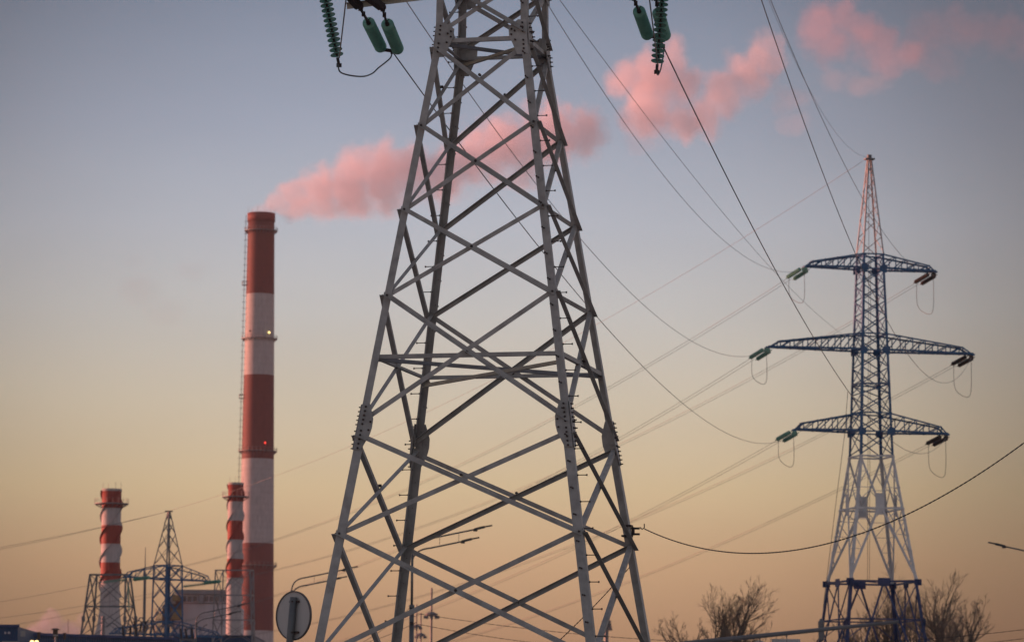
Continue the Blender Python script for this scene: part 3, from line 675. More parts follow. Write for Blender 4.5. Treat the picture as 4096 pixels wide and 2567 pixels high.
for y in (1146, 1604):
    h = hpx(y, YC); r = 8.2 + (5.5 - 8.2) * h / htop; p = CC + Vector((-r * .98 - .6, -1.4, h)); mb = MB(); mb.box(p, 2.2, 2, .25)
    for dx in (-1.05, 1.0):
        for dy in (-.95, .95): mb.tube([p + Vector((dx, dy, 0)), p + Vector((dx, dy, 1.6))], .08, 4)
    mb.box(p + UP * 1.6, 2.2, 2, .12); mb.build("landing", M['gant'], ch)
mb = MB()
for dy in (-.5, .1):
    mb.tube([CC + Vector((-8.2 - .7, dy - 1.5, 2)), CC + Vector((-5.5 - .75, dy - 1.5, htop - 1))], .09, 5)
hh = 3
while hh < htop - 2:
    r = 8.2 + (5.5 - 8.2) * hh / htop + .75; mb.tube([CC + Vector((-r, -2.0, hh)), CC + Vector((-r, -1.4, hh))], .05, 4)
    mb.lathe([(hh, .75), (hh + .1, .8)], CC + Vector((-r, -1.7, 0)), UP, 6, False); hh += 2.6
mb.build("ladder", M['gant'], ch)
for (x, y, mm_, nm_) in ((995, 1340, 'fitting', "beacon"), (1072, 1345, 'warm', "beacon"), (1063, 1790, 'redlamp', "warning_light")):
    h = hpx(y, YC); r = 8.2 + (5.5 - 8.2) * h / htop; dx = (x - 1030) * k1; dy = -math.sqrt(max(.1, (r + .5) ** 2 - dx * dx))
    MB().lathe([(0, .1), (.1, .3 if nm_ == "warning_light" else .36), (.6, .3 if nm_ == "warning_light" else .36), (.9, .1)], CC + Vector((dx, dy, h)), UP, 10).build(nm_, M[mm_], ch, smooth=True)
mb = MB()
for i in range(6):
    a = i * 1.05 + .3; p = CC + Vector((math.cos(a) * 5.6, math.sin(a) * 5.6, htop)); mb.tube([p, p + UP * 2.6], .06, 4)
mb.build("lightning_rod", M['gant'], ch)

def stack(label, px, Y, ytop, dpx, bands, yplat, flare, phase, pitch, rods):
    c = at(px, 2300, Y); c.z = 0; r = dpx * Y / FPX / 2; ht = hpx(ytop, Y); t = thing("striped_stack", label, "chimney", c)
    mb = MB()
    pr = [(0, r * (1.75 if flare else 1.25))]
    if flare:
        pr = [(0, r * 1.9), (hpx(2545, Y), r * 1.5), (hpx(2525, Y), r * 1.32), (hpx(2500, Y), r * 1.2), (hpx(2470, Y), r * 1.1), (hpx(2440, Y), r * 1.03)]
    pr += [(ht * (.45 + .55 * i / 8), r) for i in range(9)] if not flare else [(hpx(2440, Y) + (ht - hpx(2440, Y)) * i / 8, r) for i in range(1, 9)]
    mb.lathe(pr, c, UP, 48)
    mb.build("shaft", bandmat("stack_bands", [hpx(y, Y) for y in bands], 'white', red=(.29, .035, .016), whitec=(.46, .435, .42)), t, smooth=True)
    h0, h1 = hpx(bands[0] + 60, Y), ht - .3
    for s_ in range(3):
        mb = MB(); n = 90; pa = []; vs_ = []
        for i in range(n + 1):
            h = h0 + (h1 - h0) * i / n; a = phase + s_ * 2.094 + (h / pitch) * 2 * math.pi
            d = Vector((math.cos(a), math.sin(a), 0)); tt = Vector((-d.y, d.x, 0)) * .05
            vs_ += [c + d * r * .98 + UP * h - tt, c + d * (r * 1.19) + UP * h - tt, c + d * (r * 1.19) + UP * h + tt, c + d * r * .98 + UP * h + tt]
        mb.add(vs_, [(4 * i + j, 4 * i + j + 1, 4 * i + j + 5, 4 * i + j + 4) for i in range(n) for j in range(3)])
        mb.build("helical_strake", t.children[0].data.materials[0], t)
    mb = MB(); railing(mb, c, r * 1.75, hpx(yplat, Y), 18, 1.4 * Y / 900, .07, r * .75); mb.build("platform", M['gant'], t)
    mb = MB(); mb.lathe([(ht - .5, r * 1.005), (ht - .5, r * 1.04), (ht + .1, r * 1.04), (ht + .1, r * .85), (ht - 2, r * .85)], c, UP, 40, False); mb.build("rim", M['concrete'], t)
    for i in range(rods):
        a = .5 + i * 6.28 / rods; p = c + Vector((math.cos(a) * r, math.sin(a) * r, ht)); MB().tube([p, p + UP * 28 * Y / FPX], .04, 4).build("lightning_rod", M['gant'], t)
    return t
stack("red and white striped stack with spiral fins, left one with the flared foot", 441, 900, 1972, 77, (2344, 2270, 2195, 2121, 2048), 2032, True, 1.0, 17.0, 4)
stack("slim red and white striped stack with spiral fins in front of the tall chimney", 938, 1000, 1944, 61, (2326, 2251, 2171, 2098, 2019), 2001, False, 2.2, 17.5, 3)

# lattice gantries in front of the stacks
def gantry(label, Y, top, mids, bot, sz, mname='gant'):
    P = lambda row, i: at(row[0][i], row[1], Y + (0 if i in (0, 1) else 3.5))
    base = at((bot[0][0] + bot[0][1]) / 2, bot[1], Y); base.z = 0
    t = thing("lattice_gantry", label, "gantry", base, "lattice gantries in front of the striped stacks")
    rows = [top] + mids + [bot]
    for i in range(4):
        A = P(top, i); B = P(bot, i); G = A + (B - A) * (A.z / (A.z - B.z)); mb = MB(); mb.bar(A, G, sz, sz); mb.box(B + (A - B) * .28, sz * 1.8, sz * 1.8, sz * 3); mb.build("leg", M[mname], t)
    order = [0, 1, 2, 3]; nb = [(0, 1), (1, 3), (3, 2), (2, 0)]
    for r0, r1 in zip(rows[:-1], rows[1:]):
        for a, b in nb:
            MB().bar(P(r0, a), P(r1, b), sz * .7, sz * .4).build("diagonal_brace", M[mname], t)
            MB().bar(P(r0, b), P(r1, a), sz * .7, sz * .4).build("diagonal_brace", M[mname], t)
    for rw in rows[:-1]:
        for a, b in nb: MB().bar(P(rw, a), P(rw, b), sz, sz).build("beam", M[mname], t)
    return t
gantry("grey steel lattice gantry standing in front of the left striped stack", 420, ((360, 502, 388, 521), 2297), [((341, 500, 378, 533), 2424)], ((323, 498, 371, 551), 2542), .2)
gantry("pale lattice gantry in front of the slim stack and the chimney foot", 430, ((862, 1000, 893, 1014), 2279), [((857, 1003, 890, 1015), 2379), ((853, 1006, 888, 1016), 2478)], ((849, 1008, 885, 1018), 2570), .14, 'grey')

# masts
def mast(label, px, ytop, Y, r, knobs=(), name="thin_mast", m_='gant', ythick=None):
    top = at(px, ytop, Y); base = Vector((top.x, top.y, 0)); mb = MB()
    zt = at(px, ythick, Y).z if ythick else top.z
    mb.tube([base, Vector((top.x, top.y, zt))], [r * 1.5, r], 8); mb.tube([Vector((top.x, top.y, zt)), top], [r * .45, r * .2], 6)
    for (y, w_) in knobs:
        z = at(px, y, Y).z; mb.lathe([(z, w_), (z + w_ * .35, w_ * 1.1), (z + w_ * .7, w_ * .4)], base, UP, 10)
        for a in range(8):
            d = Vector((math.cos(a * .785), math.sin(a * .785), 0)); mb.box(base + d * w_ * 1.1 + UP * (z - w_ * .2), w_ * .5, w_ * .3, w_ * .5)
    return tag(mb.build(name, M[m_], org=base), label, "mast")
mast("dark lightning mast left of the small blue tower", 582, 2187, 400, .14, ythick=2288)
mast("tall thin floodlight mast with a ring of lamps behind the street lamp", 1727, 2350, 620, .16, ((2462, 1.0),), name="floodlight_mast")
mast("short distant floodlight mast just right of the street lamp pole", 1684, 2450, 640, .12, ((2543, .8),), name="floodlight_mast")
mast("thin distant mast touching the street lamp pole on its right", 1667, 2415, 600, .1, ((2508, .7),), name="floodlight_mast")
mast("faint stubby mast low between the right legs of the near pylon", 2426, 2460, 640, .35, ((2482, .6), (2492, .65), (2502, .7), (2512, .75)), name="antenna_mast")
mast("thin pole standing on the skyline beside the left smoke puff", 273, 2475, 700, .07)
mast("thin vent pole rising in front of the flared stack foot", 413, 2462, 700, .35)

# blue warehouses
def warehouse(label, corners_px, h_y, Y0, depth, name="warehouse"):
    pass
A = at(-500, 2519, 262); B = at(700, 2555, 292)
wh = thing("warehouse", "long low blue clad building along the lower left edge", "building", Vector((A.x, A.y, 0)))
d = (B - A); d.z = 0; d.normalize(); n_ = Vector((-d.y, d.x, 0)); zt = A.z; mb = MB()
A0 = Vector((A.x, A.y, 0)); B0 = Vector((B.x, B.y, 0))
mb.add([A0, B0, B0 + n_ * 30, A0 + n_ * 30, A0 + UP * zt, B0 + UP * B.z, B0 + n_ * 30 + UP * B.z, A0 + n_ * 30 + UP * zt], [(0, 1, 5, 4), (1, 2, 6, 5), (2, 3, 7, 6), (3, 0, 4, 7), (4, 5, 6, 7)])
mb.build("wall", M['bluewall'], wh)
mb = MB(); mb.bar(A - n_ * .12 + UP * .05, B - n_ * .12 + UP * .05, .3, .22); mb.build("parapet", M['bluelow'], wh)
a1 = at(-500, 2501, 268); b1 = at(72, 2501, 268)
mb = MB(); mb.add([(a1.x, 268, zt - 1), (b1.x, 268, zt - 1), (b1.x, 282, zt - 1), (a1.x, 282, zt - 1), (a1.x, 268, a1.z), (b1.x, 268, a1.z), (b1.x, 282, a1.z), (a1.x, 282, a1.z)], [(0, 1, 5, 4), (1, 2, 6, 5), (2, 3, 7, 6), (3, 0, 4, 7), (4, 5, 6, 7)])
up_ = mb.build("upper_storey", M['bluewall'], wh)
MB().box(((a1.x + b1.x) / 2, 268, a1.z + .05), b1.x - a1.x + .2, .3, .2).build("parapet", M['bluelow'], up_)
for px in (21, 36):
    q = at(px, 2529, 267.9); MB().box(q, .12 if px == 21 else .16, .1, .16).build("window", M['panel'], up_)
q = at(92, 2527, 266); MB().box(q + UP * -.1, .30, .3, .42).build("rooftop_vent", M['concrete'], wh)
for px, y0, sc_ in ((155, 2530, .16), (222, 2518, .26), (259, 2532, .12)):
    q = at(px, y0, 267); mb = MB(); mb.tube([Vector((q.x, q.y, zt - .4)), q], sc_ * .7, 10); mb.lathe([(0, sc_ * .7), (.02, sc_ * 1.5), (sc_ * .5, sc_ * .6)], q, UP, 12); mb.build("roof_fan", M['pipe'], wh)
q = at(222, 2545, 250); MB().tube([Vector((q.x, 250, 0)), q], .06, 8).box(q + UP * .1, .3, .3, .1).build("pole", M['concrete'], None, org=Vector((q.x, 250, 0)))
po = bpy.data.objects["pole"]; tag(po, "thin ochre pole standing in front of the blue building", "pole")
cb = at(40, 2566, 240); mb = MB(); mb.box(Vector((cb.x, 240, cb.z / 2 + .05)), 1.0, .6, cb.z); tr = mb.build("kiosk", M['concrete'], org=Vector((cb.x, 240, 0))); tag(tr, "pale box top in front of the blue building at the bottom left corner", "kiosk")
for i, px in enumerate((128, 147)):
    q = at(px, 2566 - 0, 235); b0 = Vector((q.x, 235, 0)); t = thing("floodlight", ("left of the two lit yellow lamps at the bottom edge", "right of the two lit yellow lamps at the bottom edge")[i], "lamp", b0, "lit yellow lamps at the bottom edge")
    MB().tube([b0, q - UP * .1], .05, 8).build("pole", M['lamp'], t); MB().lathe([(-.05, .05), (0, .11), (.09, .12), (.13, .05)], q + UP * (-.02), UP, 12).build("bulb", M['warm'], t, smooth=True)

# boiler house
Yb = 1045; kb = Yb / FPX
def bx(px0, px1, y0, y1, Y, dep, name, m_, parent):
    a = at(px0, y0, Y); b = at(px1, y1, Y); mb = MB(); mb.box(((a.x + b.x) / 2, Y + dep / 2, (a.z + b.z) / 2), abs(b.x - a.x), dep, abs(a.z - b.z)); return mb.build(name, M[m_], parent)
b0 = at(800, 2450, Yb); b0.z = 0
bh = thing("boiler_house", "grey boiler house with dark roof and window band behind the small blue tower", "building", b0)
bx(725, 925, 2412, 3095, Yb, 40, "wall", 'panel', bh)
bx(722, 925, 2376, 2410, Yb - .5, 40, "clerestory", 'panel', bh)
for i in range(9): bx(728 + i * 22, 744 + i * 22, 2382, 2404, Yb - .8, .6, "window", 'glassd', bh)
bx(798, 815, 2376, 2412, Yb - 1.6, 1.5, "duct", 'roof', bh)
bx(700, 928, 2356, 2375, Yb - 1.5, 43, "roof", 'roof', bh)
bx(690, 728, 2462, 3095, Yb - 1, 20, "annex", 'panel', bh)
a = at(640, 2432, Yb - 6); 
for i, (x0, x1, y0, y1, m_) in enumerate(((668, 725, 2385, 2440, 'pipe'), (650, 690, 2420, 2500, 'pipe'), (686, 722, 2436, 2475, 'yellow'), (676, 700, 2392, 2412, 'concrete'), (690, 716, 2378, 2400, 'yellow'))):
    bx(x0, x1, y0, y1, Yb - 8 - i * .7, 6, "plant_block", m_, bh)
for i in range(11):
    px = 624 + i * 6.2; yt = 2432 + (i % 3) * 9 if i < 5 else 2452 + (i % 4) * 7; p = at(px, yt, Yb - 12)
    MB().tube([Vector((p.x, p.y, 0)), p], .11, 6).build("pipe", M['pipe'], bh)
p = at(655, 2430, Yb - 10); q = at(700, 2375, Yb - 10); MB().bar(p, q, 1.4, 1.2).build("conveyor", M['roof'], bh)
for y in (2452, 2476, 2503, 2530):
    p = at(622, y, Yb - 12.2); q = at(690, y, Yb - 12.2); MB().bar(p, q, .25, .2).build("beam", M['pipe'], bh)
b0 = at(850, 2541, 440); wv = thing("warehouse", "low blue building under the grey boiler house", "building", Vector((b0.x, b0.y, 0)))
bx(695, 1012, 2540, 2640, 440, 20, "wall", 'bluewall', wv); bx(690, 1016, 2537, 2541, 439.5, 21, "parapet", 'bluelow', wv)
for i in range(5): bx(720 + i * 60, 728 + i * 60, 2534, 2540, 441, 1, "rooftop_vent", 'concrete', wv)
# substation clutter
def busbar(label, px, y, wpx, Y, seed):
    rnd = random.Random(seed); c = at(px, y, Y); b = Vector((c.x, c.y, 0)); t = thing("switchgear", label, "substation equipment", b, "substation equipment at the foot of the gantries")
    s_ = Y / FPX
    for k_ in range(2): q = b + Vector(((k_ - .5) * wpx * s_, 0, 0)); MB().tube([q, q + UP * c.z], .12, 8).build("post", M['gant'], t)
    MB().bar(b + UP * c.z + Vector((-wpx * s_ * .6, 0, 0)), b + UP * c.z + Vector((wpx * s_ * .6, 0, 0)), .22, .2).build("beam", M['gant'], t)
    for k_ in range(3):
        q = b + UP * (c.z + .1) + Vector(((k_ - 1) * wpx * s_ * .42, 0, 0)); pr = []
        for j in range(9): pr += [(j * .12, .07), (j * .12 + .05, .14), (j * .12 + .07, .14)]
        MB().lathe(pr, q, Vector((.25 * rnd.uniform(-1, 1), 0, 1)), 8).build("insulator", M['darkins'], t)
    ps = [b + UP * (c.z + 1.3) + Vector((x * wpx * s_ * 1.6 / 8, 0, .25 * math.sin(x * 1.3 + seed))) for x in range(-8, 9)]
    MB().tube(ps, .06, 6).build("busbar", M['gant'], t)
busbar("dark switchgear frame at the right foot of the left gantry", 560, 2526, 40, 380, 1)
busbar("dark switchgear frame just left of the small blue tower", 600, 2536, 44, 400, 2)
busbar("dark switchgear frame under the flared stack", 520, 2552, 60, 360, 3)
busbar("dark switchgear frame just right of the small blue tower", 748, 2556, 50, 370, 4)

# ------------------------------------------------------------------ street lamps, signs
def arc(P0, P1_, P2, n=14):
    return [P0 * (1 - t) ** 2 + P1_ * 2 * t * (1 - t) + P2 * t * t for t in [i / n for i in range(n + 1)]]
def street_lamp(label, px, Y, s_=1, arms=2):
    """double-arm lamp; local metres: arms leave the pole at 12.0 and 11.65 and rise outwards"""
    b = at(px, 2322, Y); b.z = 0; t = thing("street_lamp", label, "street lamp", b, "double armed street lamps")
    q = lambda x, z: b + Vector((x * s_, 0, z))
    mb = MB(); mb.tube([q(0, 0), q(0, 9.4)], [.15, .115], 12); mb.tube([q(0, 9.35), q(0, 9.55)], .135, 12); mb.tube([q(0, 9.5), q(0, 12.05)], .065, 10); mb.build("pole", M['lamp'], t, smooth=True)
    for (z0, x1, z1, x2, z2, x3) in ((12.0, .45, 12.75, 3.12, 13.30, 3.95), (11.6, .55, 12.3, 2.50, 12.70, 3.32))[:arms]:
        ps = [q(0, z0 - .4)] + arc(q(0, z0), q(0.02, z1 - .02), q(x1 + .35, z1 + .06)) + [q(x2, z2)]
        am = MB().tube(ps, .04, 8).build("arm", M['lamp'], t, smooth=True)
        dx, dz = x3 - x2, (x3 - x2) * .24
        hd = MB(); hd.bar(q(x2 - .05, z2), q(x2 + dx * .55, z2 + dz * .62), .24, .11); hd.bar(q(x2 + dx * .5, z2 + dz * .6), q(x3, z2 + dz), .26, .06); hd.box(q(x2, z2 - .04), .2, .16, .12)
        hd.build("lamp_head", M['lamphead'], t)
    for x, za, zb in ((1.35, 12.52, 12.97), (2.3, 12.68, 13.15))[:2 if arms == 2 else 0]:
        MB().tube([q(x, za), q(x, zb)], .012, 6).build("tie_rod", M['lamp'], t)
    return t
LA = street_lamp("double armed street lamp seen through the middle of the near pylon", 1648, 180)
street_lamp("double armed street lamp rising behind the round sign", 1167, 218)
street_lamp("double armed street lamp in front of the grey boiler house", 787, 268)
street_lamp("street lamp whose head pokes in at the right edge", 4255, 191, -1, 1)

C = at(1175, 2461, 52); ya = R(-42); nrm_ = Vector((math.sin(ya), -math.cos(ya), 0)).normalized()
sg = thing("round_sign", "round grey road sign seen from behind on a grey post", "road sign", Vector((C.x, C.y, 0)))
MB().lathe([(-.012, .335), (-.012, .345), (.004, .345), (.004, .30), (.0045, .1)], C + nrm_ * .0, nrm_, 64).build("plate", M['sign'], sg)
MB().lathe([(-.016, .335), (-.016, .352), (.018, .352), (.018, .338), (-.016, .335)], C, nrm_, 64, False).build("rim", M['rim'], sg)
pp = C + nrm_ * .075 + Vector((.05, 0, 0))
MB().tube([Vector((pp.x - .09, pp.y, 0)), Vector((pp.x - .05, pp.y, C.z - .4)), Vector((pp.x, pp.y, C.z + .26))], .052, 20).build("post", M['lamp'], sg, smooth=True)
for dz in (.2, -.24):
    q = Vector((pp.x, pp.y, C.z + dz)); MB().box(q - nrm_ * .035, .17, .08, .03, ya).tube([q + nrm_ * .05 + Vector((.03, 0, 0)), q + nrm_ * .08 + Vector((.03, 0, 0))], .012, 8).build("clamp", M['bolt'], sg)

# sign gantry at the lower right
Yg = 165
ga = at(2743, 2572, Yg); gb = at(3592, 2485, Yg + 2); gp = at(2690, 2640, Yg)
gt = thing("sign_boom", "long tapering grey boom reaching right above the road with hanging signs", "sign gantry", Vector((gp.x, Yg, 0)))
MB().tube([Vector((gp.x, Yg, 0)), Vector((gp.x, Yg, gp.z - .5)), gp + Vector((.15, 0, .1)), ga + Vector((-.2, 0, -.05)), ga, ga.lerp(gb, .5), gb], [.17, .15, .14, .125, .12, .10, .075], 16).build("boom", M['gant'], gt, smooth=True)
for px, kind in ((3037, 'r'), (3144, 'b')):
    t_ = (px - 2743) / (3592 - 2743); p = ga.lerp(gb, t_)
    if kind == 'r':
        s_ = thing("round_sign", "top of a small round sign hanging under the grey boom", "road sign", Vector(p), "signs hanging under the boom"); c = at(px, 2590, p.y)
        MB().lathe([(-.015, .3), (-.015, .35), (.015, .35), (.015, .3)], Vector((c.x, p.y, c.z)), Vector((0, -1, 0)), 40).build("plate", M['sign'], s_)
    else:
        s_ = thing("rectangular_sign", "flat rectangular sign hanging under the grey boom right of the round one", "road sign", Vector(p), "signs hanging under the boom"); c = at(px, 2580, p.y)
        MB().box(Vector((c.x, p.y, c.z)), 1.3, .03, .6).build("plate", M['sign'], s_)
    MB().tube([p, Vector((p.x, p.y, c.z))], .02, 8).tube([p + Vector((0, 0, 0)), p - UP * .16], .035, 8).build("hanger", M['lamp'], s_)
# cables from the lamp pole to the right
lp = Vector(LA.location)
for i, (z, lab, pm, pe, dz) in enumerate(((at(1682, 2453, 180).z, "upper thin cable running right from the street lamp pole", (2700, 2562, 172), (4300, 2488, 160), 0), (at(1682, 2495, 180).z, "lower thin cable running right from the street lamp pole", (2600, 2610, 172), (4300, 2525, 160), 0))):
    A = Vector((lp.x + .35, lp.y, z)); ps = quad(A, at(*pm), at(*pe), .39, 300); twisted(lab, ps, .008, .02, "lamp_cable")
    mb = MB(); mb.box(Vector((lp.x, lp.y - .12, z + .05)), .2, .06, .12); mb.tube([Vector((lp.x + .1, lp.y, z - .1)), Vector((lp.x + .2, lp.y, z - .14)), Vector((lp.x + .28, lp.y, z - .02)), A], .012, 6)
    mb.tube([Vector((lp.x + .1, lp.y, z + .02)), Vector((lp.x + .25, lp.y, z + .1))], .02, 6); mb.build("cable_clamp", M['bolt'], LA)
for i, (a_, b_, lab) in enumerate((((1640, 2430, 180), (900, 2720, 150), "thin cable from the lamp pole down left behind the near pylon"), ((1640, 2500, 180), (700, 2545, 158), "thin sagging cable crossing behind the round sign"))):
    wire(lab, at(*a_), at(*b_), .9 if i == 0 else 1.1, .012, None, "lamp_cable", 'cable')

# ------------------------------------------------------------------ bare trees
def tree(label, px, ytop, Y, spread, seed, forks=5, trunk_y=None, lean=0, grp="bare trees at the lower right", dens=1.0, up=.35, wide=1.0):
    rnd = random.Random(seed); top = at(px, ytop, Y); b = Vector((top.x, Y, 0)); Ht = top.z
    t = thing("bare_tree", label, "tree", b, grp); tk = MB(); br = MB(); cnt = [0]
    th0 = Ht * trunk_y if trunk_y else Ht * .42
    tr = .022 * Ht
    pts = [b + Vector((lean * Ht * .1 * (i / 5) ** 2 + rnd.uniform(-.1, .1) * (i > 0), rnd.uniform(-.1, .1) * (i > 0), th0 * i / 5)) for i in range(6)]
    tk.tube(pts, [tr * (1 - .09 * i) for i in range(6)], 10)
    def grow(p, d, ln, r, lvl):
        n = 5 if lvl < 2 else 3; ps = [p]; dd = d.copy()
        for i in range(n):
            dd = (dd + Vector((rnd.uniform(-1, 1), rnd.uniform(-1, 1), rnd.uniform(-.8, 1))) * (.16 if lvl < 3 else .22) + UP * up * .10).normalized(); ps.append(ps[-1] + dd * ln / n)
        rr = [max(.012, r * (1 - .55 * i / n)) for i in range(n + 1)]
        (tk if lvl == 0 else br).tube(ps, rr, 6 if lvl < 2 else (4 if lvl < 3 else 3), cap=False); cnt[0] += 1
        if lvl >= 4: return
        k_ = (6, 5, 5, 4)[lvl]
        for i in range(int(k_ * dens + rnd.random())):
            tpos = (i + .6 + rnd.uniform(-.3, .3)) / k_ * .8 + .2 if i else 1.0; tpos = min(1, tpos); j = min(n - 1, int(tpos * n)); q = ps[j].lerp(ps[j + 1], tpos * n - j)
            a = dd.orthogonal().normalized(); a = Matrix.Rotation(rnd.uniform(0, 6.28), 3, dd) @ a
            nd = (dd + a * rnd.uniform(.45, .95) * (1.0 if i else .3) + UP * up * .3).normalized()
            grow(q, nd, ln * rnd.uniform(.42, .66), rr[j] * rnd.uniform(.5, .68), lvl + 1)
    R_ = Ht - th0
    for i in range(forks):
        a = 6.28 * i / forks + rnd.uniform(-.3, .3); s_ = spread * (rnd.uniform(.55, 1.1) if i else .05)
        d = Vector((math.cos(a) * s_, math.sin(a) * s_, 1)).normalized()
        st = pts[-1] if i < 3 else pts[3].lerp(pts[5], rnd.random()); grow(st, d, R_ * rnd.uniform(.48, .62), tr * .5, 0)
    zmax = max(v.z for v in br.v); s_ = (Ht - th0) / (zmax - th0)
    for mbb in (tk, br):
        for v in mbb.v:
            kx = 1 + (wide - 1) * min(1, max(0, v.z / th0)); v.x = b.x + (v.x - b.x) * kx; v.y = b.y + (v.y - b.y) * kx
            if v.z > th0 * .6: v.z = th0 * .6 + (v.z - th0 * .6) * (Ht - th0 * .6) / (zmax - th0 * .6)
    tk.build("trunk", M['bark'], t, smooth=True); br.build("crown", M['twig'], t)
    return t
tree("bare rounded tree standing alone left of the blue and white tower", 2925, 2290, 300, .85, 3, 10, .60, dens=.86, wide=1.0)
tree("small bare tree at the left foot of the rounded one", 2735, 2440, 290, .8, 8, 5, .70, dens=.75)
tree("bare tree behind the base of the blue and white tower", 3560, 2250, 350, .55, 21, 9, .56, dens=.82)
tree("bare tree just right of the blue and white tower", 3740, 2262, 340, .5, 5, 9, .54, dens=.82)
tree("bare low tree at the far right of the group behind the tower", 3850, 2370, 345, .75, 14, 7, .60, dens=.8)
tree("low bushy bare tree behind the left leg of the blue and white tower", 3410, 2430, 345, .85, 31, 7, .62, dens=.85)

# ------------------------------------------------------------------ unseen blocks added to the left to shade pylons, lamps and stacks
def shade_caster(label, c, wd, dp, ht, yaw):
    t = thing("shade_block", label, "building", Vector((c[0], c[1], 0)), "added shade blocks out of view")
    o = Vector((c[0], c[1], 0)); MB().box(o + UP * ht / 2, wd, dp, ht, yaw).build("wall", M['panel'], t); MB().box(o + UP * (ht + .4), wd + .6, dp + .6, .8, yaw).build("roof", M['roof'], t)
    mb = MB(); ca, sa = math.cos(yaw), math.sin(yaw)
    for side in (-1, 1):
        for fl in range(int(ht / 3)):
            for k_ in range(int(wd / 4)):
                x = -wd / 2 + 2 + k_ * 4; y = side * dp / 2; mb.box(o + Vector((x * ca - y * sa, x * sa + y * ca, fl * 3 + 1.8)), 1.6, .12, 1.4, yaw)
    mb.build("window", M['glassd'], t)
    return t
sdir = Vector((SD.x, SD.y, 0)).normalized(); YW = math.atan2(sdir.y, sdir.x) + math.pi / 2
q = PC + sdir * 130; shade_caster("long unseen block added to cast evening shade over the near pylon", q, 46, 14, 26.5, YW)
q = T2C + sdir * 165; shade_caster("tall unseen block added to shade the lower blue and white tower", q, 40, 14, 43.5, YW)
q = Vector(at(1650, 2300, 185)) + sdir * 110; q.z = 0; shade_caster("unseen block added to shade the street lamps", q, 60, 14, 24, YW)

q = T3C + sdir * 140; shade_caster("unseen block added to shade the small blue tower and gantries", q, 70, 14, 35, YW)
q = Vector((-100, 905, 0)) + sdir * 200; shade_caster("big unseen block added to shade the lower striped stacks", q, 150, 40, 55, YW)
